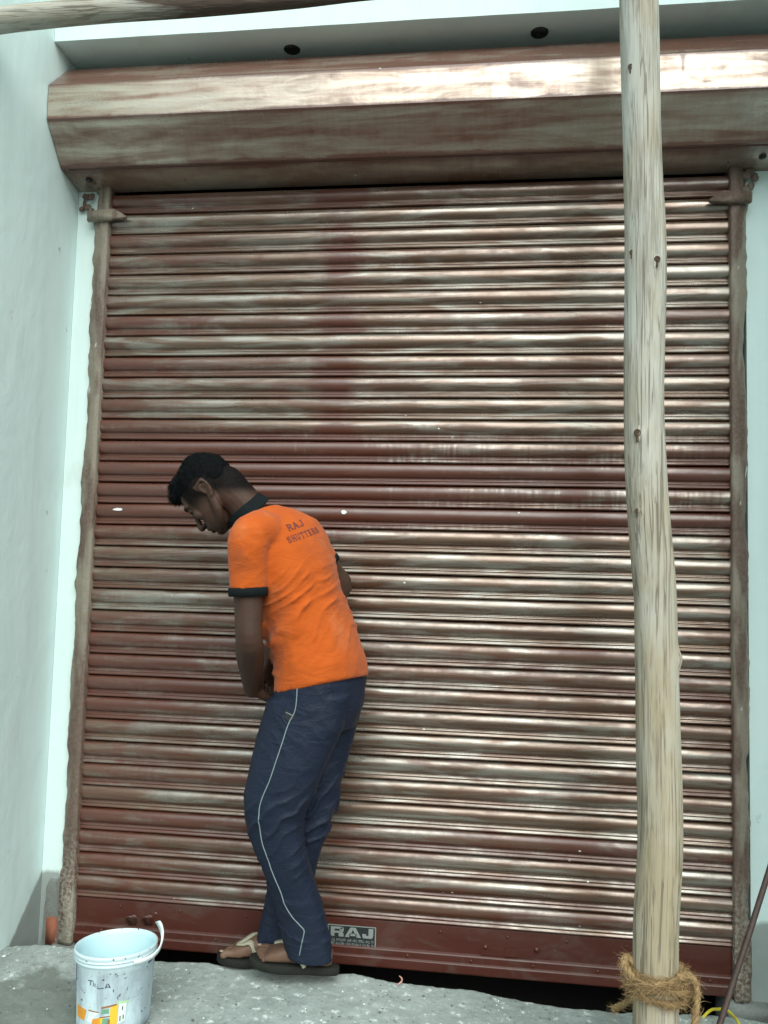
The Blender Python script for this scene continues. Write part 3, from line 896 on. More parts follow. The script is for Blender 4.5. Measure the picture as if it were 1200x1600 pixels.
# loose loop on the right hanging down, and the tail trailing over the pavement
cR = pole_c(z0)
paths.append(([cR + Vector(p) for p in ((0.045, -0.045, 0.030), (0.072, -0.03, 0.028), (0.090, -0.02, 0.004), (0.092, -0.02, -0.036), (0.086, -0.03, -0.080), (0.074, -0.045, -0.122), (0.060, -0.055, -0.160), (0.02, -0.066, -0.175))], 0.0085))
paths.append(([cR + Vector(p) for p in ((-0.045, -0.05, 0.0), (-0.066, -0.02, 0.018), (-0.076, 0.0, 0.028), (-0.070, 0.01, 0.042), (-0.050, 0.0, 0.036))], 0.010))
paths.append(([(1.7966, -0.4700, 0.1450), (1.7650, -0.4500, 0.1369), (1.7409, -0.4400, 0.1184), (1.7197, -0.4300, 0.1017)], 0.0075))
for k in range(3):
    pts = []
    for i in range(20):
        a = -0.9 - 2.1 * i / 19
        c = pole_c(z0 - 0.150 - 0.012 * k)
        pts.append(c + Vector((math.cos(a) * 0.064, math.sin(a) * 0.064, 0.012 * math.cos(a) * (k - 1))))
    paths.append((pts, 0.007))
bm = bmesh.new()
for pts, r in paths:
    P, F = frames(catmull(pts, 4))
    for s in range(3):                                 # three twisted strands each
        ph = 2 * math.pi * s / 3
        q = []
        L = 0
        for i, (p, (t, u, v)) in enumerate(zip(P, F)):
            if i: L += (p - P[i - 1]).length
            a = ph + L * 150
            q.append(p + (u * math.cos(a) + v * math.sin(a)) * r * 0.55)
        tube(bm, q, r * 0.62, 6)
rpart('strand', bm)
bm = bmesh.new()
def whisker(p, d, L, w):
    d = d.normalized()
    s = d.cross(Vector((rng.uniform(-1, 1), rng.uniform(-1, 1), rng.uniform(-1, 1)))).normalized()
    bend = Vector((rng.uniform(-1, 1), rng.uniform(-1, 1), rng.uniform(-1, 0.6))) * L * 0.45
    prev = None
    for i in range(5):
        t = i / 4
        c = p + d * L * t + bend * t * t
        ww = w * (1 - 0.75 * t)
        cur = (bm.verts.new(c - s * ww), bm.verts.new(c + s * ww))
        if prev: bm.faces.new((prev[0], prev[1], cur[1], cur[0]))
        prev = cur
for pts, r in paths:
    P, F = frames(catmull(pts, 3))
    for p, (t, u, v) in zip(P, F):
        for _ in range(24):
            a = rng.uniform(0, 6.28)
            d = (u * math.cos(a) + v * math.sin(a))
            whisker(p + d * r * 0.9, d * rng.uniform(0.15, 0.9) + t * rng.choice((-1, 1)) * 1.2, rng.uniform(0.008, 0.026) * (1.5 if rng.random() < 0.12 else 1), 0.0007)
rpart('fibre', bm, 'stuff')

# ------------------------------------------------------------------ paint bucket
BX, BY, RIM = 0.388, -0.53, 0.204
bucket = thing('paint_bucket', 'open white plastic paint bucket on the concrete with a worn house print', 'bucket', (BX, BY, 0.0))
n = NT('bucket_plastic')
o_ = n.coord('Object')
sm = n.noise(n.map(o_, (14, 14, 4)), 1.0, 5, 0.65, 0.5)
sp_ = n.noise(o_, 70, 3, 0.7)
X_, Y_, Z_ = n.xyz(o_)
col_ = n.mix(n.math('MULTIPLY', n.rng(sm, 0.42, 0.62), n.rng(Z_, 0.18, 0.16)), (0.56, 0.69, 0.73), (0.33, 0.40, 0.44))
col_ = n.mix(n.math('MULTIPLY', n.rng(n.noise(n.map(o_, (10, 10, 6), loc=(4, 0, 0)), 1.0, 3), 0.56, 0.68), 0.45), col_, (0.66, 0.66, 0.42))
col_ = n.mix(n.rng(sp_, 0.63, 0.66), col_, (0.07, 0.07, 0.075))
M_bucket = n.set(col=col_, rough=0.42, sss=0.0)
M_blueprint = plain('print_blue', (0.045, 0.055, 0.20), 0.5)
M_ink = plain('print_ink', (0.05, 0.06, 0.10), 0.5)
M_orange_p = plain('print_orange', (0.72, 0.30, 0.03), 0.5, 0, 0.2)
M_amber_p = plain('print_yellow', (0.80, 0.50, 0.04), 0.5, 0, 0.15)
M_green_p = plain('print_green', (0.16, 0.34, 0.22), 0.5, 0, 0.3, 120)
M_white_p = plain('print_white', (0.72, 0.82, 0.74), 0.5)
M_roof_p = plain('print_roof', (0.42, 0.62, 0.36), 0.5)
M_brown_p = plain('print_brown', (0.30, 0.13, 0.06), 0.5)
BINV = Matrix.Translation(bucket.location).inverted()
def bpart(name, bm, m, parent=None, smooth=True):
    o = obj(name, bm, m, None, smooth)
    for v in o.data.vertices: v.co -= bucket.location       # local coordinates, origin at the base
    o.parent = bucket
    if parent: o.parent = parent
    return o
def brad(z): return 0.098 + 0.010 * (z / RIM)
bm = bmesh.new()
pr = [(0.0, 0.004), (0.090, 0.004), (0.0975, 0.009)] + [(brad(z), z) for z in (0.03, 0.08, 0.13, 0.172)]
pr += [(0.1085, 0.1755), (0.1105, 0.178), (0.1105, 0.1815), (0.1085, 0.1835), (0.1085, 0.1855), (0.1125, 0.1875), (0.1125, 0.1905), (0.1105, 0.192), (0.1125, 0.1955), (0.1135, 0.200), (0.1125, 0.2045), (0.1095, 0.2055), (0.1070, 0.203), (0.1055, 0.19), (0.100, 0.10), (0.0955, 0.012), (0.0, 0.010)]
pr = [(r, z + 0.002) for r, z in pr]
seg = 72
rings = [[Vector((BX + max(r, 0.0005) * math.cos(2 * math.pi * i / seg), BY + max(r, 0.0005) * math.sin(2 * math.pi * i / seg), z)) for i in range(seg)] for r, z in pr]
loft(bm, rings)
for f in bm.faces:
    c_ = f.calc_center_median()
    if math.hypot(c_.x - BX, c_.y - BY) < brad(c_.z) - 0.0008 and c_.z > 0.007: f.material_index = 1
body_b = bpart('body', bm, [M_bucket, plain('bucket_inside', (0.54, 0.74, 0.78), 0.45, 0, 0.06, 12)])
# torn tamper ring: a strip still hanging on the right edge of the rim
bm = bmesh.new()
strip = [(0.085, -0.075, 0.186), (0.106, -0.045, 0.184), (0.119, -0.018, 0.187), (0.126, 0.004, 0.197), (0.129, 0.012, 0.215), (0.127, 0.014, 0.235), (0.119, 0.014, 0.254), (0.112, 0.014, 0.262)]
q = catmull(strip, 5)
P, F = frames(q)
rings = []
for i, p in enumerate(P):
    t = F[i][0]
    out_ = Vector((p.x, p.y, 0)).normalized()
    k = i / (len(P) - 1)
    wv = t.cross(out_).normalized() * 0.0062
    if k > 0.5:
        wv = wv.lerp(Vector((0.0075, -0.0045, 0.003)) * 1.15, min(1, (k - 0.5) * 3))
    th = t.cross(wv).normalized() * 0.0012
    c = p + Vector((BX, BY, 0.0))
    rings.append([c - wv - th, c + wv - th, c + wv + th, c - wv + th])
loft(bm, rings)
M_strip = plain('bucket_ring_plastic', (0.74, 0.82, 0.80), 0.45, 0, 0.25, 60)
bpart('torn_ring', bm, M_strip)
ang0 = math.atan2(-2.6873 - BY, 1.3499 - BX)
def on_bucket(u, z, off=0.0006):
    """u: metres to the right of the middle of the side towards the street"""
    r = brad(z - 0.002) + off
    a = ang0 + u / r
    return Vector((BX + r * math.cos(a), BY + r * math.sin(a), z))
def bpoly(bm, pts, off=0.0006, nu=5):
    """quad (4 points u,z) wrapped on the bucket"""
    (a, b, c, d) = [np.array(p, float) for p in pts]
    g = [[bm.verts.new(on_bucket(*( (a * (1 - s) + b * s) * (1 - t) + (d * (1 - s) + c * s) * t), off)) for s in np.linspace(0, 1, nu)] for t in (0, 1)]
    for i in range(nu - 1): bm.faces.new((g[0][i], g[0][i + 1], g[1][i + 1], g[1][i]))
def bprint(name, quads, m, off=0.0006):
    bm = bmesh.new()
    for qd in quads: bpoly(bm, qd, off)
    return bpart(name, bm, m, body_b, False)
def R4(u0, u1, z0, z1): return [(u0, z0), (u1, z0), (u1, z1), (u0, z1)]
K = 0.00188
def PX(x, y): return (math.asin(max(-0.98, min(0.98, (x - 181.5) * K / 0.108))) * 0.104, 0.190 - (y - 1500) * 0.00166)
def Q(*p): return [PX(*a) for a in p]
bprint('house_print', [Q((129, 1586), (140, 1588), (143, 1571), (129, 1568)), Q((151, 1590), (163, 1591), (163, 1580), (152, 1583))], M_orange_p)
bprint('house_print', [Q((176, 1592), (187, 1592), (188, 1561), (177, 1564)), Q((163, 1591), (168, 1591), (168, 1579), (163, 1581))], M_amber_p)
bprint('house_print', [Q((188, 1592), (198, 1588), (200, 1562), (189, 1561))], M_white_p)
bprint('house_print', [Q((164, 1575), (175, 1574), (175, 1567), (164, 1568)), Q((165, 1591), (177, 1590), (176, 1581), (166, 1582))], M_green_p, 0.0007)
bprint('house_print', [Q((184, 1561), (204, 1563), (201, 1559), (190, 1557)), ], M_roof_p, 0.0009)
bprint('house_print', [Q((164, 1567), (186, 1563), (186, 1560.5), (164, 1564)), Q((162, 1581), (177, 1579), (177, 1577.5), (162, 1579)), Q((145, 1571), (161, 1573), (161, 1571.5), (146, 1569.5)), Q((173, 1590), (177, 1590), (177, 1583), (174, 1584))], M_brown_p, 0.0009)
bprint('house_print', [Q((190.5, 1588), (192, 1587.5), (192, 1580), (190.5, 1580)), Q((195, 1586), (196.5, 1585.5), (196.5, 1579), (195, 1579.5)), Q((193.5, 1572), (195, 1572), (195, 1566), (193.5, 1566))], M_ink, 0.0009)
bprint('house_print', [Q((144, 1588), (151, 1589), (162, 1572), (147, 1573))], M_white_p, 0.0005)
bprint('label_edge', [Q((122.3, 1600), (126, 1602), (126, 1508), (122.5, 1506))], M_blueprint)
bprint('label', [Q((229, 1516), (239.5, 1512), (240, 1499), (230, 1505))], M_blueprint)
bprint('label', [Q((231.5, 1512), (236.5, 1510), (237, 1503), (232, 1506))], M_white_p, 0.0012)
# worn letters T I L - A
qs = []
def word(ch, x0, y0, w, h, wt, lo=0.0, hi=1.0):
    for qd in glyph_quads(ch, wt):
        if min(p[1] for p in qd) < lo or max(p[1] for p in qd) > hi: continue
        qs.append([PX(x0 + p[0] * w, y0 - p[1] * h) for p in qd])
word('T', 143, 1534, 8, 9, 0.14); word('I', 148.5, 1535, 5, 9, 0.2); word('I', 151, 1536, 5, 8, 0.22); word('L', 156, 1537, 7, 8, 0.14, -0.2, 0.35); word('-', 161, 1536.5, 6, 8, 0.16); word('A', 167, 1537, 9.5, 9, 0.14)
bprint('lettering', qs, M_ink, 0.0008)

tc_ = Vector((math.cos(ang0), math.sin(ang0), 0))
bucket.rotation_mode = 'QUATERNION'
from mathutils import Quaternion
bucket.rotation_quaternion = Quaternion(Vector((0, 0, 1)).cross(-tc_), math.radians(4.5))
bucket.scale = (0.965, 0.965, 0.985)

# ------------------------------------------------------------------ leaning steel rod, yellow wire, litter
M_rod = plain('rusty_steel', (0.085, 0.055, 0.048), 0.6, 0.35, 0.4, 60, 0.3)
bm = bmesh.new()
rp = [Vector((1.955, -0.448, 0.004)).lerp(Vector((2.555, -0.008, 1.285)), i / 14) for i in range(15)]
rp = [p + Vector((0.003, 0, 0.002)) * fbm(p, 3, 2) for p in rp]
tube(bm, rp, 0.0078, 10)
tag(obj('steel_rod', bm, M_rod), 'thin rusty steel rod leaning against the wall right of the shutter', 'rod')
M_yel = plain('yellow_insulation', (0.62, 0.52, 0.04), 0.5)
bm = bmesh.new()
tube(bm, [(1.985, -0.20, -0.045), (2.0252, -0.2000, 0.0022), (2.0442, -0.2200, 0.0195), (2.0582, -0.2500, 0.0346), (2.0650, -0.2900, 0.0391), (2.0616, -0.3400, 0.0502), (2.0623, -0.4000, 0.0374)], [0.004] * 7, 8, k=5)
tag(obj('wire', bm, M_yel), 'bent yellow wire lying at the foot of the steel rod', 'wire')
M_pink = plain('pink_plastic', (0.5, 0.25, 0.2), 0.6)
bm = bmesh.new()
tube(bm, [(1.1309, -0.2200, 0.0110), (1.1394, -0.2100, 0.0141), (1.1411, -0.2100, 0.0235), (1.1333, -0.2100, 0.0302)], [0.0022, 0.0026, 0.0024, 0.0012], 8, k=4)
tag(obj('twine_scrap', bm, M_pink), 'tiny curled pinkish scrap on the concrete edge right of the man', 'scrap')
# grit and crumbs of mortar on the pavement
bm = bmesh.new()
r_ = random.Random(11)
for k in range(420):
    x = r_.uniform(-0.12, 2.4); y = -0.20 - 0.42 * r_.random() ** 1.2
    s = r_.uniform(0.0012, 0.0042) * (1.6 if r_.random() < 0.06 else 1)
    c = Vector((x, y, apron_z(x, y) + s * 0.3))
    m = Matrix.Rotation(r_.uniform(0, 6), 4, 'Z')
    vv = []
    for dx, dy, dz in ((1, 0, 0), (0, 1, 0), (-1, 0, 0), (0, -1, 0), (0, 0, 0.8), (0, 0, -0.8)):
        vv.append(bm.verts.new(c + m @ Vector((dx * s * r_.uniform(0.6, 1.3), dy * s * r_.uniform(0.6, 1.3), dz * s * r_.uniform(0.6, 1.2)))))
    mi = r_.choice((0, 0, 1, 2))
    for a, b, d in ((0, 1, 4), (1, 2, 4), (2, 3, 4), (3, 0, 4), (1, 0, 5), (2, 1, 5), (3, 2, 5), (0, 3, 5)):
        f = bm.faces.new((vv[a], vv[b], vv[d])); f.material_index = mi
grit = obj('debris', bm, [M_cem, plain('white_grit', (0.66, 0.70, 0.67), 0.9), plain('dark_grit', (0.10, 0.10, 0.09), 0.9)], None, False)
grit['kind'] = 'stuff'

# ------------------------------------------------------------------ the man
man = thing('person', 'man in an orange polo shirt and navy track pants bending beside the shutter', 'person', (0.80, -0.22, 0.012))
MLOC = man.location.copy()
def mpart(name, me_or_bm, mats, parent=None, smooth=True):
    if isinstance(me_or_bm, bmesh.types.BMesh):
        o = obj(name, me_or_bm, mats, None, smooth)
    else:
        o = link(name, me_or_bm, mats)
    if parent is None:
        o.parent = man; o.matrix_parent_inverse = Matrix.Translation(MLOC).inverted()
    else:
        bpy.context.view_layer.update()
        o.parent = parent; o.matrix_parent_inverse = parent.matrix_world.inverted()
    return o
V = Vector
# ---- materials
def skin_material():
    n = NT('dark_brown_skin')
    p = n.pos()
    a = n.noise(p, 18, 4, 0.6); b = n.noise(p, 160, 3, 0.6)
    col = n.mix(a, (0.044, 0.0235, 0.0165), (0.085, 0.045, 0.031))
    Z = n.xyz(p)[2]
    # paler, dusty feet
    col = n.mix(n.math('MULTIPLY', n.rng(Z, 0.16, 0.05), 0.75), col, n.mix(a, (0.15, 0.085, 0.055), (0.26, 0.155, 0.105)))
    at = n.t.nodes.new('ShaderNodeAttribute'); at.attribute_name = 'head_tone'
    col = n.mix(n.math('MULTIPLY', at.outputs['Fac'], n.rng(b, 0.25, 0.6, 0.82, 1.0)), col, (0.007, 0.0068, 0.0068))
    n.bump(n.math('ADD', b, a), 0.22, 0.004)
    return n.set(col=col, rough=n.rng(a, 0.3, 0.7, 0.42, 0.6), spec=n.math('MULTIPLY_ADD', at.outputs['Fac'], -0.22, 0.25), sss=0.0)
M_skin = skin_material()
n = NT('orange_polo_knit')
p_ = n.pos()
big_ = n.noise(p_, 5.5, 5, 0.62, 0.4)
weave_ = n.noise(p_, 420, 2, 0.5)
Xs, Ys, Zs = n.xyz(p_)
low_ = n.rng(n.math('ADD', n.math('MULTIPLY', Xs, 1.5), Zs), 2.10, 1.80)
dirt_ = n.math('MULTIPLY', n.rng(big_, 0.46, 0.66), n.math('ADD', 0.40, n.math('MULTIPLY', low_, 0.6)))
cs = n.mix(n.noise(p_, 14, 4), (0.43, 0.074, 0.009), (0.55, 0.108, 0.014))
cs = n.mix(dirt_, cs, (0.24, 0.075, 0.038))
cs = n.mix(n.math('MULTIPLY', n.rng(n.noise(n.map(p_, (9, 9, 5), loc=(2, 2, 0)), 1.0, 4, 0.6), 0.55, 0.75), 0.35), cs, (0.58, 0.24, 0.11))
n.bump(n.math('ADD', n.math('MULTIPLY', weave_, 0.22), n.noise(n.map(p_, (13, 13, 30), rot=(0, 0.55, 0)), 1.0, 4, 0.55, 1.5)), 0.42, 0.010)
M_shirt = n.set(col=cs, rough=0.85, spec=0.15, sheen=0.1)
M_trim = plain('black_rib_knit', (0.006, 0.009, 0.010), 0.85, 0, 0.35, 200, 0.3)
M_trim.node_tree.nodes['Principled BSDF'].inputs['Specular IOR Level'].default_value = 0.15
n = NT('navy_track_fabric')
p_ = n.pos()
cp = n.mix(n.noise(p_, 7, 4, 0.6), (0.0060, 0.0105, 0.0240), (0.0160, 0.0235, 0.0470))
cp = n.mix(n.math('MULTIPLY', n.rng(n.noise(p_, 4.0, 5, 0.65, 0.6), 0.54, 0.74), 0.3), cp, (0.020, 0.022, 0.030))
n.bump(n.math('ADD', n.math('MULTIPLY', n.noise(p_, 300, 2), 0.25), n.noise(n.map(p_, (16, 16, 26), rot=(0, 0.5, 0)), 1.0, 4, 0.55, 1.6)), 0.45, 0.010)
M_pants = n.set(col=cp, rough=0.58, spec=0.25)
M_pipe = plain('pale_piping', (0.22, 0.28, 0.30), 0.6)
M_hair = plain('black_hair', (0.004, 0.0045, 0.005), 0.85, 0, 0.3, 80)
M_hair.node_tree.nodes['Principled BSDF'].inputs['Specular IOR Level'].default_value = 0.08
M_sole = plain('black_rubber_sole', (0.016, 0.017, 0.014), 0.8, 0, 0.4, 40, 0.3)
M_sole.node_tree.nodes['Principled BSDF'].inputs['Specular IOR Level'].default_value = 0.2
M_strap = plain('khaki_strap', (0.33, 0.31, 0.23), 0.7, 0, 0.2, 90, 0.3)

R_ = V((0.57, 0.82, 0)); F_ = V((-0.82, 0.57, 0))
SP = V((-0.36, -0.07, 0.93)).normalized()
Fp = (F_ - SP * F_.dot(SP)).normalized()
Rp = Fp.cross(SP).normalized()
if Rp.y < 0: Rp = -Rp
Rh = V((0.42, 0.91, 0)); Fh = V((-0.91, 0.42, 0))

# key joints
PEL = V((0.8771, -0.2750, 0.9032)); WAI = V((0.8481, -0.2900, 1.0417)); CHE = V((0.8195, -0.3100, 1.2051)); UCH = V((0.7713, -0.3250, 1.3291))
SHO = V((0.7393, -0.3300, 1.3766)); NEC = V((0.6643, -0.3350, 1.4002))
LSH = V((0.6892, -0.4550, 1.3108)); LEL = V((0.7037, -0.4550, 1.0346)); LWR = V((0.6766, -0.3000, 0.8696)); 
RSH = V((0.8050, -0.1900, 1.3316)); REL = V((0.9020, -0.1050, 1.1827)); RWR = V((0.7012, -0.1650, 0.9664))
LHIP = V((0.8537, -0.3450, 0.8780)); LKN = V((0.7732, -0.3450, 0.5459)); LAN = V((0.8856, -0.2500, 0.1153))
RHIP = V((0.8878, -0.2000, 0.8584)); RKN = V((0.8379, -0.2100, 0.4695)); RAN = V((0.7350, -0.1650, 0.0963))

# ---- head frame: up axis U, face axis Fc, left ear axis towards the street
HC = V((0.5370, -0.3450, 1.4558))
U = V((-0.80, 0.06, 0.58)).normalized()
Fc = V((-0.58, 0.10, -0.81)); Fc = (Fc - U * Fc.dot(U)).normalized()
Lr = U.cross(Fc).normalized()
if Lr.y > 0: Lr = -Lr                                    # Lr: lateral, towards the camera (his left)
HS = 0.93
def H(u, f, l): return HC + (U * u + Fc * f + Lr * l) * HS

bm = bmesh.new()
# cranium and face
ellipsoid(bm, H(0.035, -0.012, 0), U * 0.093 * HS, Fc * 0.098 * HS, Lr * 0.077 * HS, 28, 18)
def hs(u, f0, f1, w, pw=2.3):
    return sect(H(u, (f0 + f1) / 2, 0), Lr * w * HS, Fc * ((f1 - f0) / 2) * HS, 28, pw)
loft(bm, [hs(0.075, -0.03, 0.070, 0.055), hs(0.05, -0.04, 0.083, 0.066), hs(0.020, -0.045, 0.0865, 0.069), hs(0.0, -0.045, 0.081, 0.068), hs(-0.025, -0.035, 0.0815, 0.064), hs(-0.05, -0.02, 0.083, 0.058), hs(-0.072, 0.0, 0.085, 0.050), hs(-0.092, 0.015, 0.083, 0.040), hs(-0.108, 0.03, 0.080, 0.027)])
ellipsoid(bm, H(-0.101, 0.070, 0), U * 0.015, Fc * 0.017, Lr * 0.021, 14, 10)
for s in (-1, 1):
    tube(bm, [H(-0.030, -0.012, 0.062 * s), H(-0.068, 0.010, 0.055 * s), H(-0.095, 0.045, 0.032 * s), H(-0.103, 0.068, 0.010 * s)], [0.014, 0.014, 0.013, 0.012], 12, k=3)
    tube(bm, [H(0.026, 0.088, 0.006 * s), H(0.030, 0.086, 0.026 * s), H(0.022, 0.071, 0.052 * s)], [0.0068, 0.0078, 0.006], 10, k=3)
    ellipsoid(bm, H(-0.022, 0.066, 0.040 * s), U * 0.020, Fc * 0.016, Lr * 0.018, 14, 10)           # cheekbone
    ellipsoid(bm, H(0.006, 0.077, 0.032 * s), U * 0.0095, Fc * 0.0098, Lr * 0.0145, 14, 10)         # lowered lid
    ellipsoid(bm, H(-0.046, 0.096, 0.0115 * s), U * 0.0072, Fc * 0.0105, Lr * 0.0068, 12, 8)        # nostril wing
    # ear: helix rim, inner fold, lobe, shallow bowl
    e = lambda u, f, l: H(u * 0.9 - 0.006, f * 0.9 - 0.018, (l * 0.85 + 0.071) * s)
    rim = [(-0.008, 0.010, 0.003), (0.010, 0.013, 0.006), (0.027, 0.008, 0.010), (0.033, -0.006, 0.013), (0.026, -0.020, 0.016), (0.008, -0.024, 0.016), (-0.010, -0.018, 0.013), (-0.022, -0.008, 0.009), (-0.030, 0.002, 0.006), (-0.026, 0.010, 0.003)]
    tube(bm, [e(*p) for p in rim], [0.0034, 0.0034, 0.0036, 0.0038, 0.0040, 0.0040, 0.0038, 0.0045, 0.0060, 0.0040], 10, k=3)
    tube(bm, [e(0.020, 0.0, 0.007), e(0.012, -0.011, 0.011), e(-0.004, -0.012, 0.011), e(-0.013, -0.003, 0.009)], [0.0028, 0.0034, 0.0034, 0.0030], 8, k=3)
    tube(bm, [e(-0.002, 0.011, 0.003), e(-0.009, 0.009, 0.006)], [0.0042, 0.0038], 8)
    ellipsoid(bm, e(0.002, -0.004, 0.000), U * 0.029, Fc * 0.017, Lr * 0.0062, 14, 10)
# nose
tube(bm, [H(0.022, 0.083, 0), H(0.004, 0.090, 0), H(-0.018, 0.0985, 0), H(-0.034, 0.107, 0), H(-0.042, 0.1085, 0)], [0.0075, 0.0072, 0.0085, 0.0102, 0.0108], 12, k=3)
tube(bm, [H(-0.044, 0.104, 0), H(-0.049, 0.093, 0)], [0.006, 0.007], 10)
# muzzle, lips
ellipsoid(bm, H(-0.068, 0.076, 0), U * 0.023, Fc * 0.0165, Lr * 0.032, 16, 10)
tube(bm, [H(-0.070, 0.078, -0.024), H(-0.0655, 0.092, -0.010), H(-0.0665, 0.0945, 0), H(-0.0655, 0.092, 0.010), H(-0.070, 0.078, 0.024)], [0.0042, 0.0062, 0.0066, 0.0062, 0.0042], 10, k=3)
tube(bm, [H(-0.0735, 0.077, -0.022), H(-0.0800, 0.088, -0.010), H(-0.0805, 0.0905, 0), H(-0.0800, 0.088, 0.010), H(-0.0735, 0.077, 0.022)], [0.0042, 0.0064, 0.0070, 0.0064, 0.0042], 10, k=3)
# neck into the shoulders
NB = H(-0.040, -0.045, 0)
tube(bm, [NB, NB.lerp(NEC, 0.55) + V((0.0, 0, 0.005)), NEC + V((0.02, 0.0, -0.03)), UCH - SP * 0.03], [0.060, 0.056, 0.050, 0.045], 20, k=4)
tube(bm, [H(0.0, -0.064, 0.0), H(-0.035, -0.074, 0.0), NEC + V((0.0, 0, 0.010))], [0.042, 0.040, 0.036], 18, k=4)
# trunk (inside the clothes)
loft(bm, [sect(PEL + V((0, 0, -0.06)), Rh * 0.11, Fh * 0.075), sect(PEL, Rh * 0.12, Fh * 0.085), sect(WAI, Rp * 0.105, Fp * 0.075), sect(CHE, Rp * 0.11, Fp * 0.065), sect(UCH - SP * 0.02, Rp * 0.11, Fp * 0.055), sect(SHO - SP * 0.02, Rp * 0.085, Fp * 0.042)])
tube(bm, [LSH + (SHO - LSH) * 0.55 - SP * 0.02, LSH], [0.045, 0.045], 16)
tube(bm, [RSH + (SHO - RSH) * 0.55 - SP * 0.02, RSH], [0.042, 0.042], 16)
# arms
def arm(sh, el, wr):
    d = (wr - el)
    mid1 = sh.lerp(el, 0.4); mid2 = el + d * 0.25; mid3 = el + d * 0.62
    tube(bm, [sh, mid1, sh.lerp(el, 0.72), el, mid2, mid3, wr], [0.049, 0.0445, 0.040, 0.0385, 0.0415, 0.035, 0.0265], 20, k=4)
arm(LSH, LEL, LWR); arm(RSH, REL, RWR)
# hands: palm plus five bent fingers
def hand(wr, d, nrm, side, curl, spread=0.16, thumb_in=0.5):
    """d: direction to the knuckles, nrm: back-of-hand normal, side: +1 when the thumb is on the side d x nrm"""
    d = d.normalized(); nrm = (nrm - d * nrm.dot(d)).normalized(); b = d.cross(nrm).normalized() * side
    c0 = wr + d * 0.005
    loft(bm, [sect(wr - d * 0.02, b * 0.025, nrm * 0.019, 16), sect(c0 + d * 0.015, b * 0.030, nrm * 0.0175, 16, 2.4), sect(c0 + d * 0.050, b * 0.040, nrm * 0.0150, 16, 2.6), sect(c0 + d * 0.082, b * 0.041, nrm * 0.0125, 16, 2.6), sect(c0 + d * 0.090, b * 0.037, nrm * 0.009, 16, 2.6)])
    for i, (off, L, r) in enumerate(((0.030, 0.074, 0.0086), (0.0105, 0.082, 0.0090), (-0.009, 0.076, 0.0086), (-0.0275, 0.060, 0.0076))):
        base = c0 + d * (0.080 - 0.004 * abs(i - 1)) + b * off
        dirn = (d + b * (off * spread / 0.03)).normalized()
        pts = [base - dirn * 0.02, base]
        cur = base; ang = 0.0
        for seg_, frac in zip((0.45, 0.31, 0.24), (0.62, 1.0, 0.65)):
            ang += curl[i] * frac
            cur = cur + (dirn * math.cos(ang) - nrm * math.sin(ang)) * L * seg_
            pts.append(cur)
        tube(bm, pts, [r, r * 1.04, r, r * 0.9, r * 0.75], 10, k=3)
    tb = c0 + d * 0.022 + b * 0.026
    t1 = (d * 0.62 + b * 0.70 - nrm * 0.35 * thumb_in).normalized(); t2 = (d * 0.9 + b * 0.25 - nrm * 0.5 * thumb_in).normalized()
    tube(bm, [tb - t1 * 0.015, tb + t1 * 0.030, tb + t1 * 0.034 + t2 * 0.022, tb + t1 * 0.036 + t2 * 0.045], [0.013, 0.0115, 0.0098, 0.0078], 10, k=3)
hand(LWR, V((0.42, 0.62, -0.38)), V((-0.45, -0.35, -0.75)), 1, (0.55, 0.6, 0.6, 0.55), 0.1)
hand(RWR, V((-0.10, -0.06, -0.98)), V((-0.75, 0.62, 0.1)), 1, (0.22, 0.30, 0.42, 0.5), 0.26)
# legs (inside the trousers) and feet
for hip, kn, an in ((LHIP, LKN, LAN), (RHIP, RKN, RAN)):
    tube(bm, [hip, hip.lerp(kn, 0.5), kn, kn.lerp(an, 0.3), kn.lerp(an, 0.75), an], [0.075, 0.066, 0.052, 0.050, 0.036, 0.032], 16, k=3)
def foot(heel, toe, an, hz):
    """heel, toe: points on the sandal's top at the heel end and the toe tips"""
    d = (toe - heel); L = d.length; d.normalize()
    b = V((0, 0, 1)).cross(d).normalized()          # to the foot's left
    up = d.cross(b).normalized()
    P = lambda a, l, h: heel + d * (a * L) + b * l + up * h
    rings = [sect(P(0.01, 0, 0.022), b * 0.018, up * 0.018, 20, 2.4), sect(P(0.06, 0, 0.028), b * 0.028, up * 0.029, 20, 2.5), sect(P(0.18, 0, 0.034), b * 0.031, up * 0.036, 20, 2.4), sect(P(0.36, 0.001, 0.034), b * 0.032, up * 0.036, 20, 2.2),
             sect(P(0.52, 0.002, 0.029), b * 0.036, up * 0.030, 20, 2.2), sect(P(0.68, 0.002, 0.022), b * 0.042, up * 0.022, 20, 2.4), sect(P(0.78, 0.0, 0.0165), b * 0.043, up * 0.0165, 20, 2.5), sect(P(0.83, 0, 0.013), b * 0.040, up * 0.012, 20, 2.5)]
    loft(bm, rings)
    tube(bm, [an + V((0, 0, 0.02)), an + V((0, 0, -0.02)), P(0.20, 0, 0.045), P(0.30, 0, 0.040)], [0.036, 0.038, 0.037, 0.033], 16, k=3)
    return d, b, up, L, P
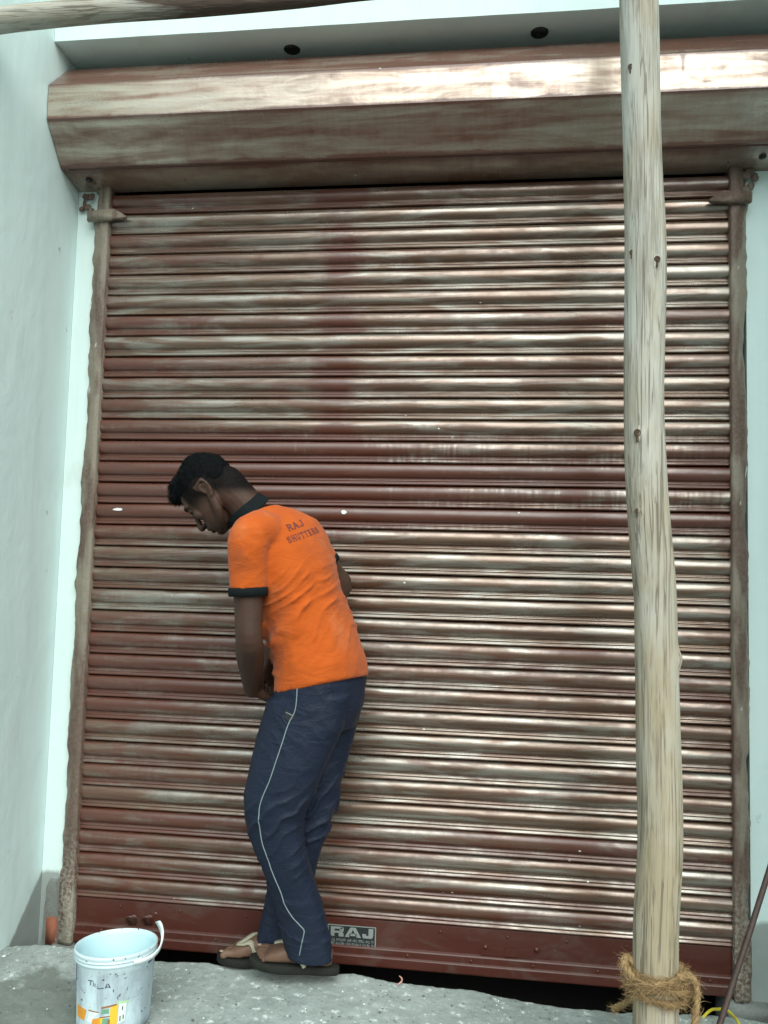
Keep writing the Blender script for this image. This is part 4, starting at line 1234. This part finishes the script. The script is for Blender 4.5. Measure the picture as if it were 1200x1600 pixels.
# sandal tops: heel and toe points
LH, LT = V((0.9376, -0.2500, 0.0643)), V((0.7002, -0.2620, 0.0765))
RH, RT = V((0.7980, -0.1650, 0.0399)), V((0.5738, -0.1800, 0.0384))
feet = []
for heel, toe, an, big in ((LH, LT, LAN, 1), (RH, RT, RAN, -1)):
    d, b, up, L, P = foot(heel, toe, an, 0)
    # big toe on the inner side: for the left foot (near) that is away from the street
    inner = b if (b.y > 0) == (big > 0) else -b
    for k, (off, ln, r) in enumerate(((0.031, 0.985, 0.0118), (0.0135, 0.99, 0.0086), (-0.001, 0.965, 0.0080), (-0.0145, 0.93, 0.0076), (-0.028, 0.885, 0.0072))):
        base = heel + d * (0.80 * L) + inner * off * 0.95 + up * 0.013
        tip = heel + d * (ln * L) + inner * (off * 1.05) + up * (r * 0.85)
        tube(bm, [base - d * 0.02, base.lerp(tip, 0.5) + up * 0.003, tip - d * r], [r * 1.0, r * 0.95, r], 10, k=3)
    feet.append((heel, toe, d, b, up, L, inner))
body_me = remesh(bm, 0.0030, 6, 'body')
# dark tone mask: short faded hair on the sides and nape, brows, moustache, beard shade, eye sockets
co, no = co_no(body_me)
rel = (co - np.array(HC)) / HS
cu, cf, cl = rel @ np.array(U), rel @ np.array(Fc), rel @ np.array(Lr)
def sst(x, a, b): 
    t = np.clip((x - a) / (b - a), 0, 1); return t * t * (3 - 2 * t)
line0 = 0.042 + 0.30 * np.maximum(0, cf - 0.015) - 1.25 * np.maximum(0, -cf - 0.018)
hl = sst(cu - line0, -0.090, -0.030) * sst(cf, 0.066, 0.050)                                # side of the head
nape = 0 * cf
burn = sst(cu, -0.020, 0.015) * sst(np.abs(cf - 0.010), 0.022, 0.010) * 0.85
brow = sst(np.abs(cu - 0.0275 + 0.0016 * np.abs(cl) / 0.03), 0.0075, 0.0035) * sst(np.abs(np.abs(cl) - 0.029), 0.024, 0.017) * sst(cf, 0.058, 0.066)
mous = sst(np.abs(cu + 0.0565), 0.008, 0.004) * sst(np.abs(cl), 0.030, 0.022) * sst(cf, 0.072, 0.080)
lash = sst(np.abs(cu + 0.001), 0.0045, 0.002) * sst(np.abs(np.abs(cl) - 0.032), 0.017, 0.012) * sst(cf, 0.068, 0.076) * 0.9
sock = 0.35 * sst(np.abs(cu - 0.012), 0.016, 0.006) * sst(np.abs(np.abs(cl) - 0.032), 0.020, 0.010) * sst(cf, 0.060, 0.068)  # darker tone around the eyes, no hair here
beard = 0.30 * sst(cu, -0.075, -0.10) * sst(cf, 0.01, 0.05) + 0.18 * sst(cu, -0.03, -0.06) * sst(cf, 0.0, 0.03)
lips = 0.45 * sst(np.abs(cu + 0.073), 0.016, 0.009) * sst(np.abs(cl), 0.026, 0.018) * sst(cf, 0.084, 0.090)
tone_h = np.maximum.reduce([hl * 1.0, nape * 0.9, burn, brow * 0.95, mous * 0.9, lash, sock, beard, lips * 0])
headm = (np.linalg.norm(rel, axis=1) < 0.17)
ear_ex = (np.abs(cl) > 0.0735) & (np.abs(cf + 0.022) < 0.026) & (np.abs(cu + 0.004) < 0.035)
tone_h = np.where(headm & ~ear_ex, tone_h, 0)
at_ = body_me.attributes.new('head_tone', 'FLOAT', 'POINT')
at_.data.foreach_set('value', tone_h.astype(np.float32))
body = mpart('body', body_me, M_skin)

# ---- hair: thick on top, swept over the forehead
bm = bmesh.new()
ellipsoid(bm, H(0.039, -0.014, 0), U * 0.097 * HS, Fc * 0.103 * HS, Lr * 0.0785 * HS, 32, 20)
ellipsoid(bm, H(0.096, 0.035, 0), U * 0.036, Fc * 0.050, Lr * 0.054, 24, 14)
ellipsoid(bm, H(0.084, 0.074, 0), U * 0.025, Fc * 0.026, Lr * 0.046, 24, 14)
ellipsoid(bm, H(0.100, -0.030, 0), U * 0.034, Fc * 0.055, Lr * 0.052, 24, 14)
hair_me = remesh(bm, 0.004, 3, 'hair')
co, no = co_no(hair_me)
co = co.copy()
for i in range(len(co)):
    co[i] += no[i] * (0.0030 * noise.fractal(V(co[i]) * 70, 0.8, 2.2, 4) + 0.002 * noise.noise(V(co[i]) * 24))
# trim what would lie over the face below the hairline: pull inside the skull
rel = (co - np.array(HC)) / HS
cu, cf, cl = rel @ np.array(U), rel @ np.array(Fc), rel @ np.array(Lr)
line = 0.042 + 0.30 * np.maximum(0, cf - 0.015) - 1.25 * np.maximum(0, -cf - 0.018)
pull = sst(cu, line + 0.012, line - 0.006)
pull = 0.16 * pull + 0.02 * sst(cu, line + 0.055, line + 0.004) * sst(cf, 0.055, 0.035)
co = co + (np.array(H(0.03, -0.01, 0)) - co) * pull[:, None]
set_co(hair_me, co)
hair = mpart('hair', hair_me, M_hair)
hb = bvh_of(hair_me)
bm = bmesh.new()
hr = random.Random(3)
for k in range(9000):
    d = V((hr.gauss(0, 1), hr.gauss(0, 1), hr.gauss(0, 1))).normalized()
    c = H(0.06, 0.0, 0)
    h = hb.ray_cast(c + d * 0.3, -d)
    if not h[0]: continue
    p = h[0]; r_l = (p - HC) / HS
    u_, f_ = r_l.dot(U), r_l.dot(Fc)
    if u_ < 0.044 + 0.30 * max(0, f_ - 0.015) - 1.25 * max(0, -f_ - 0.018): continue
    dirn = (h[1] * 0.55 + Fc * (0.55 if f_ > -0.02 else -0.1) + U * 0.05 + V((hr.uniform(-1, 1), hr.uniform(-1, 1), hr.uniform(-1, 1))) * 0.45).normalized()
    L = hr.uniform(0.005, 0.011) * (1.25 if f_ > 0.05 else 0.8)
    s = dirn.cross(V((hr.uniform(-1, 1), hr.uniform(-1, 1), hr.uniform(-1, 1)))).normalized() * 0.0005
    p = p - h[1] * 0.002
    e1 = p + dirn * L * 0.6; e2 = p + (dirn + V((0, 0, -0.35))) * L
    a = [bm.verts.new(q) for q in (p - s, p + s, e1 + s * 0.8, e1 - s * 0.8, e2)]
    bm.faces.new((a[0], a[1], a[2], a[3])); bm.faces.new((a[3], a[2], a[4]))
# short cropped hairs thinning out below the thick top
bb_ = bvh_of(body_me)
for k in range(9000):
    d = V((hr.gauss(0, 1), hr.gauss(0, 1), hr.gauss(0, 1))).normalized()
    h = bb_.ray_cast(H(0.03, -0.01, 0) + d * 0.16, -d)
    if not h[0]: continue
    p = h[0]; r_l = (p - HC) / HS
    u_, f_, l_ = r_l.dot(U), r_l.dot(Fc), r_l.dot(Lr)
    ln_ = 0.042 + 0.30 * max(0, f_ - 0.015) - 1.25 * max(0, -f_ - 0.018)
    if f_ > 0.045 or f_ > -0.045 and u_ < 0.03 or u_ > ln_ + 0.02 or u_ < ln_ - 0.075 or hr.random() < (ln_ - u_) / 0.075: continue
    if abs(l_) > 0.0745 and abs(f_ + 0.02) < 0.036: continue
    L = 0.004
    dirn = (h[1] * 0.8 - U * 0.5 + V((hr.uniform(-1, 1), hr.uniform(-1, 1), hr.uniform(-1, 1))) * 0.5).normalized()
    s_ = dirn.cross(h[1]).normalized() * 0.0004
    a = [bm.verts.new(q) for q in (p - s_, p + s_, p + dirn * L)]
    bm.faces.new(a)
st = mpart('hair_strand', bm, M_hair, hair)
st['kind'] = 'stuff'

# ---- polo shirt
bm = bmesh.new()
loft(bm, [sect(V((0.8835, -0.2750, 0.8863)), Rh * 0.158, Fh * 0.128 + V((0, 0, -0.036)), 36, 2.2), sect(V((0.8809, -0.2800, 0.9404)), Rh * 0.153, Fh * 0.122 + V((0, 0, -0.030)), 36, 2.2), sect(V((0.8519, -0.2900, 1.0457)), Rp * 0.140, Fp * 0.112, 36, 2.2), sect(V((0.8177, -0.3000, 1.1336)), Rp * 0.138, Fp * 0.106, 36, 2.2), sect(V((0.7997, -0.3120, 1.2200)), Rp * 0.146, Fp * 0.096, 36, 2.2), sect(V((0.7713, -0.3200, 1.2945)), Rp * 0.152, Fp * 0.088, 36, 2.2), sect(V((0.7438, -0.3280, 1.3478)), Rp * 0.146, Fp * 0.076, 36, 2.1), sect(V((0.7117, -0.3320, 1.3857)), Rp * 0.104, Fp * 0.064, 36), sect(V((0.6797, -0.3340, 1.4063)), Rp * 0.062, Fp * 0.060, 36)])
# sleeves
LCU = LSH.lerp(LEL, 0.51)
tube(bm, [SHO.lerp(LSH, 0.55), LSH + V((0.004, 0, 0.006)), LSH.lerp(LEL, 0.28)], [0.066, 0.060, 0.056], 22, k=4)
lsd = (LEL - LSH).normalized()
lu = lsd.cross(V((0, 1, 0))).normalized(); lv = lsd.cross(lu)
def cuffring(c, r, sq=1.0): return sect(c, lu * r, lv * r * sq, 28)
loft(bm, [cuffring(LSH.lerp(LEL, 0.02), 0.052), cuffring(LSH.lerp(LEL, 0.25), 0.0545), cuffring(LSH.lerp(LEL, 0.50), 0.0545)])
rsd = (REL - RSH).normalized()
tube(bm, [SHO.lerp(RSH, 0.5), RSH + V((0, 0, 0.004)), RSH.lerp(REL, 0.30)], [0.064, 0.056, 0.050], 22, k=4)
ru = rsd.cross(V((0, 1, 0))).normalized(); rv = rsd.cross(ru)
loft(bm, [sect(RSH, ru * 0.050, rv * 0.050), sect(RSH.lerp(REL, 0.3), ru * 0.050, rv * 0.05), sect(RSH.lerp(REL, 0.48), ru * 0.049, rv * 0.049)])
shirt_me = remesh(bm, 0.0045, 16, 'shirt')
co, no = co_no(shirt_me); co = co.copy()
# folds: slanting creases across the waist, pulls at the armpit, slack over the belly
def ridge(t): 
    return (1 - np.abs(np.sin(t))) ** 1.9
wr = np.array([noise.fractal(V(p) * 4.2, 0.8, 2.0, 2) for p in co]); wr2 = np.array([noise.fractal(V(p) * 15.0 + V((5, 1, 2)), 0.9, 2.0, 2) for p in co])
mask_n = np.array([noise.noise(V(p) * 5.0 + V((9, 4, 1))) for p in co])
S_ax = np.array(SP); along = (co - np.array(PEL)) @ S_ax                     # metres up the trunk from the hips
lat = (co - np.array(PEL)) @ np.array(V((0.93, -0.2, 0.3)).normalized())
front = (co - np.array(WAI)) @ np.array(F_)
armL = np.min(np.stack([np.linalg.norm(co - np.array(LSH.lerp(LEL, t)), axis=1) for t in np.linspace(0, 0.5, 6)]), 0)
on_arm = sst(armL, 0.075, 0.060)
fA = along - 0.62 * lat
fold1 = ridge(fA * 62 + wr * 5.5) * np.clip(0.55 + 1.0 * wr2, 0.1, 1.25) + 0.30 * ridge(fA * 112 - lat * 12 + wr * 5.5 + wr2 * 2.0) * np.clip(0.5 - 1.2 * mask_n, 0, 1)
m1 = sst(along, 0.02, 0.10) * sst(along, 0.40, 0.26) * (1 - on_arm) * np.clip(0.72 + 0.9 * mask_n + 0.8 * np.clip(front, -0.2, 0.1) * 3, 0.05, 1.2)
fold2 = ridge((lat * 1.0 + along * 0.25) * 75 + wr2 * 2.6)
m2 = sst(along, 0.26, 0.33) * sst(along, 0.48, 0.40) * (1 - on_arm) * np.clip(0.55 + mask_n, 0, 1) * sst(lat, 0.03, -0.05)
under = np.clip(1 + (no @ S_ax) * 2.0, 0, 1)                                # keep the hem edge clean
disp = 0.0185 * fold1 * m1 + 0.013 * fold2 * m2 + 0.0035 * wr * (1 - 0.5 * on_arm) + 0.0015 * wr2
# sleeve: a few soft rings
disp += on_arm * 0.0016 * ridge(((co - np.array(LSH)) @ np.array(lsd)) * 60 + wr * 3 + lat * 18)
disp *= np.where(along < 0.06, under, 1)
co += no * disp[:, None]
# flare and ripple of the hem
hem = sst(along, 0.05, -0.02)
co += no * (hem * under * 0.003 * np.sin(np.arctan2(co[:, 1] + 0.28, co[:, 0] - 0.92) * 7))[:, None]
set_co(shirt_me, co)
shirt = mpart('shirt', shirt_me, M_shirt)
sb = bvh_of(shirt_me)
# black sleeve bands
def band(c0, c1, u, v, r, name='sleeve_band', ripple=0.0):
    bm = bmesh.new()
    rings = []
    for t, rr in ((0.0, r), (0.04, r + 0.0022), (0.5, r + 0.003), (0.96, r + 0.0022), (1.0, r), (1.0, r - 0.006), (0.3, r - 0.008)):
        c = c0.lerp(c1, t)
        rings.append([c + (u * math.cos(a) + v * math.sin(a)) * (rr - 0.001 + 0.0022 * math.sin(a * 3 + 1) + 0.001 * math.sin(a * 7)) for a in [2 * math.pi * i / 40 for i in range(40)]])
    loft(bm, rings, cap=False)
    return mpart(name, bm, M_trim, shirt)
band(LSH.lerp(LEL, 0.475), LSH.lerp(LEL, 0.565) , lu, lv, 0.0545)
band(RSH.lerp(REL, 0.46), RSH.lerp(REL, 0.56), ru, rv, 0.049)
# collar: a folded black band standing round the neck
bm = bmesh.new()
cax = (NEC - NB).normalized()
cu_ = cax.cross(V((0, 1, 0))).normalized(); cv_ = cax.cross(cu_)
cc_ = NEC + V((-0.012, 0, 0.005))
rings = []
for t, r in ((0.012, 0.060), (-0.014, 0.0600), (-0.019, 0.0625), (-0.016, 0.0650), (0.006, 0.0700), (0.017, 0.0735), (0.020, 0.0750), (0.014, 0.0700)):
    rings.append([cc_ + cax * (t + 0.004 * math.sin(a * 2)) + (cu_ * math.cos(a) + cv_ * math.sin(a)) * (r + 0.0015 * math.sin(a * 5)) for a in [2 * math.pi * i / 48 for i in range(48)]])
loft(bm, rings, cap=False)
mpart('collar', bm, M_trim, shirt)
# lettering printed on the upper back
M_print = plain('faded_maroon_print', (0.145, 0.033, 0.026), 0.8, 0, 0.3, 150)
bm = bmesh.new()
tu = (Rp * 0.98 + SP * 0.03).normalized(); tv = (SP - tu * SP.dot(tu)).normalized()
def shirt_text(txt, start, h, adv, wt):
    # start: world point near the lower left of the word; letters run along tu
    x = 0.0
    for ch in txt:
        for qd in glyph_quads(ch, wt, True, 0.10):
            vs4 = []
            for u, v in qd:
                p = start + tu * (x + u * adv * 0.82) + tv * (v * h)
                hh = sb.ray_cast(p - Fp * 0.10, Fp, 0.24)
                if not hh[0]: vs4 = None; break
                vs4.append(bm.verts.new(hh[0] + hh[1] * 0.0012))
            if vs4: bm.faces.new(vs4)
        x += adv
def back_point(px_world, y0):
    hh = sb.ray_cast(V((px_world[0], y0, px_world[2])), V((0, 1, 0)))
    return hh[0] if hh[0] else V(px_world)
o1 = back_point((0.7946, -0.3000, 1.3463), -1.2); o2 = back_point((0.7998, -0.3000, 1.3093), -1.2)
shirt_text('RAJ', o1, 0.0195, 0.0245, 0.21)
shirt_text('SHUTTERS', o2, 0.0185, 0.0172, 0.21)
mpart('lettering', bm, M_print, shirt, False)

# ---- track pants
bm = bmesh.new()
yb = V((0, 1, 0))
def ps(px0, px1, dep):                                    # half section from left and right outline points
    c = (V(px0) + V(px1)) / 2; a = (V(px1) - V(px0)) / 2
    return sect(c, a, V((0.0, dep, 0.0)), 32, 2.2)
loft(bm, [sect(V((0.8817, -0.2750, 0.9456)), Rh * 0.145, Fh * 0.108, 32, 2.2), sect(V((0.8830, -0.2750, 0.9035)), Rh * 0.155, Fh * 0.118, 32, 2.2), sect(V((0.8716, -0.2750, 0.8304)), Rh * 0.152, Fh * 0.124, 32, 2.3), sect(V((0.8610, -0.2800, 0.7643)), Rh * 0.138, Fh * 0.112, 32, 2.3)])
loft(bm, [ps((0.7336, -0.3400, 0.8534), (0.9825, -0.3400, 0.8736), 0.080), ps((0.7151, -0.3450, 0.7602), (0.9617, -0.3450, 0.7722), 0.082), ps((0.6914, -0.3500, 0.6583), (0.9185, -0.3500, 0.6704), 0.080), ps((0.6773, -0.3500, 0.5747), (0.8818, -0.3500, 0.5774), 0.077), ps((0.6828, -0.3470, 0.5100), (0.8549, -0.3470, 0.5114), 0.072), ps((0.7062, -0.3380, 0.4355), (0.8551, -0.3380, 0.4451), 0.066), ps((0.7321, -0.3250, 0.3689), (0.8716, -0.3250, 0.3783), 0.062), ps((0.7567, -0.3050, 0.2901), (0.8928, -0.3050, 0.2998), 0.060), ps((0.7777, -0.2850, 0.2103), (0.9143, -0.2850, 0.2205), 0.058), ps((0.7876, -0.2680, 0.1395), (0.9286, -0.2680, 0.1505), 0.057), ps((0.7978, -0.2550, 0.0922), (0.9400, -0.2550, 0.0797), 0.058)])
loft(bm, [ps((0.7555, -0.2050, 0.8337), (1.0054, -0.2050, 0.8544), 0.075), ps((0.7682, -0.2070, 0.7168), (0.9773, -0.2070, 0.7271), 0.074), ps((0.7649, -0.2100, 0.6004), (0.9493, -0.2100, 0.6105), 0.070), ps((0.7488, -0.2100, 0.4833), (0.9190, -0.2100, 0.4936), 0.066), ps((0.7383, -0.2050, 0.4041), (0.8967, -0.2050, 0.4142), 0.062), ps((0.7272, -0.1980, 0.3240), (0.8719, -0.1980, 0.3338), 0.058), ps((0.7117, -0.1880, 0.2328), (0.8527, -0.1880, 0.2428), 0.056), ps((0.6957, -0.1780, 0.1507), (0.8291, -0.1780, 0.1607), 0.055), ps((0.6835, -0.1700, 0.0906), (0.8106, -0.1700, 0.0585), 0.055)])
pants_me = remesh(bm, 0.0045, 5, 'pants')
co, no = co_no(pants_me); co = co.copy()
w1 = np.array([noise.fractal(V(p) * 6.0 + V((3, 3, 3)), 0.9, 2.0, 3) for p in co]); w2 = np.array([noise.fractal(V(p) * 13.0, 0.9, 2.0, 2) for p in co])
kz = co[:, 2] - LKN.z
near = sst(co[:, 1], -0.24, -0.29)
ank = 0.05
knee = np.exp(-((kz + 0.05) / 0.11) ** 2)
t_k = ((co[:, 2] - LKN.z) - 0.75 * (co[:, 0] - LKN.x)) * 62 + w1 * 3.0
disp = 0.0105 * ridge(t_k) * knee * np.clip(0.5 + 0.9 * w2 + 4.0 * (co[:, 0] - LKN.x), 0.05, 1.2)
low = sst(kz, -0.16, -0.28)
disp += 0.0065 * ridge(co[:, 2] * 70 + w1 * 3.4 + co[:, 0] * 16) * low * np.clip(0.5 + w2, 0.05, 1)
thigh = sst(kz, 0.10, 0.2)
disp += 0.0022 * ridge((co[:, 2] * 0.55 + co[:, 0] * 1.0) * 55 + w1 * 3.0) * thigh * np.clip(0.25 + mask_n[:1].mean() + w2, 0, 0.8)
disp += 0.0028 * w1 + 0.001 * w2
disp *= np.where(kz < -0.40, 0.4, 1.0)
co += no * disp[:, None]
set_co(pants_me, co)
pants = mpart('track_pants', pants_me, M_pants)
pbv = bvh_of(pants_me)
def snap(p, off=0.0012):
    h = pbv.ray_cast(V((p[0], -1.0, p[2])), V((0, 1, 0)))
    return (h[0] + h[1] * off) if h[0] else V(p)
pipe = [(0.8413, -0.4300, 0.9113), (0.8408, -0.4300, 0.8718), (0.8366, -0.4300, 0.8323), (0.8194, -0.4300, 0.7958), (0.8045, -0.4300, 0.7452), (0.7879, -0.4300, 0.6910), (0.7713, -0.4300, 0.6369), (0.7526, -0.4300, 0.5916), (0.7429, -0.4300, 0.5557), (0.7436, -0.4200, 0.5122), (0.7501, -0.4100, 0.4617), (0.7641, -0.4000, 0.4150), (0.7814, -0.3800, 0.3595), (0.7992, -0.3700, 0.3143), (0.8127, -0.3500, 0.2718), (0.8323, -0.3400, 0.2370), (0.8536, -0.3300, 0.2111), (0.8655, -0.3300, 0.1959), (0.8614, -0.3250, 0.1701), (0.8555, -0.3200, 0.1442), (0.8504, -0.3100, 0.1177)]
pts = [snap(p, 0.0008) for p in catmull(pipe, 5)]
bm = bmesh.new(); tube(bm, pts, 0.0016, 8)
mpart('piping', bm, M_pipe, pants)
# flat black patch for the shade in the pocket mouth, with its pale edge
bm = bmesh.new()
pk = [(0.8105, -0.4300, 0.8383), (0.8054, -0.4300, 0.8237), (0.8096, -0.4300, 0.8096), (0.8229, -0.4300, 0.8013), (0.8355, -0.4300, 0.8108), (0.8407, -0.4300, 0.8218), (0.8276, -0.4300, 0.8247)]
vv = [bm.verts.new(snap(p, 0.0015)) for p in pk]
bm.faces.new(vv)
mpart('pocket', bm, M_black, pants, False)
bm = bmesh.new()
tube(bm, [snap(p, 0.002) for p in ((0.8108, -0.4300, 0.8275), (0.8240, -0.4300, 0.8228), (0.8315, -0.4300, 0.8196))], 0.0010, 6)
mpart('pocket_edge', bm, M_pipe, pants)
# fold of cloth beside the pocket
bm = bmesh.new()
tube(bm, [snap(p, -0.002) for p in catmull([(0.8212, -0.4300, 0.9033), (0.8113, -0.4300, 0.8670), (0.8013, -0.4300, 0.8343), (0.8002, -0.4300, 0.8127), (0.8120, -0.4300, 0.7954)], 5)], 0.0042, 8)
mpart('pocket_fold', bm, M_pants, pants)

# ---- flip-flops: sole and forked strap on each foot
for heel, toe, d, b, up, L, inner in feet:
    bm = bmesh.new()
    rings = []
    for zz, gr in ((-0.0005, -0.003), (-0.002, 0.0), (-0.020, 0.001), (-0.0235, -0.001), (-0.0245, -0.004)):
        ring = []
        for i in range(48):
            a = 2 * math.pi * i / 48
            ca, sa = math.cos(a), math.sin(a)
            x = 0.5 - 0.5 * ca * 1.0
            w = 0.031 + 0.016 * sst(np.array(x), 0.25, 0.75) - 0.004 * math.exp(-((x - 0.38) / 0.15) ** 2)
            yy = math.copysign(abs(sa) ** 0.8, sa) * (float(w) + gr)
            lx = -0.085 + x * 1.14
            ring.append(heel + d * (lx * L + gr * (-ca)) + b * yy + up * (zz + 0.006 * max(0, x - 0.85) * 4))
        rings.append(ring)
    loft(bm, rings)
    bmesh.ops.recalc_face_normals(bm, faces=bm.faces)
    sole = mpart('flip_flop', bm, M_sole)
    bb = bvh_of(body_me)
    def on_foot(x, y, h=0.0025):
        p = heel + d * (x * L) + inner * y
        hh = bb.ray_cast(p + up * 0.075, -up)
        q = hh[0] if hh[0] and (hh[0] - heel).dot(up) > -0.01 else p
        return q + up * h
    post = on_foot(0.76, 0.019, 0.004)
    for sgn in (1, -1):
        ys_ = [(0.76, 0.019), (0.66, 0.019 + 0.010 * sgn), (0.55, 0.008 + 0.024 * sgn), (0.44, 0.003 + 0.034 * sgn)]
        pts = [on_foot(x, y) for x, y in ys_]
        side = heel + d * (0.33 * L) + inner * (0.040 * sgn) + up * 0.004
        pts.append(pts[-1].lerp(side, 0.6) + inner * 0.004 * sgn); pts.append(side)
        q = catmull(pts, 5); P, F = frames(q)
        rings = []
        bm = bmesh.new()
        for i, p in enumerate(P):
            t = F[i][0]
            k = i / (len(P) - 1)
            wdt = 0.0072 + 0.0045 * math.sin(math.pi * min(1, k * 1.1))
            nn = (up * 0.8 + inner * sgn * 0.6 * k); nn = (nn - t * nn.dot(t)).normalized()
            s = t.cross(nn).normalized() * wdt
            rings.append([p - s - nn * 0.001, p - s * 0.6 + nn * 0.003, p + s * 0.6 + nn * 0.003, p + s - nn * 0.001])
        loft(bm, rings)
        mpart('strap', bm, M_strap, sole)
    # toenails
    bm = bmesh.new()
    tip = heel + d * (0.965 * L) + inner * 0.031 + up * 0.021
    ellipsoid(bm, tip, d * 0.007, inner * 0.007, up * 0.002, 10, 6)
    mpart('toenail', bm, plain('toenail_horn', (0.36, 0.26, 0.2), 0.4), body)
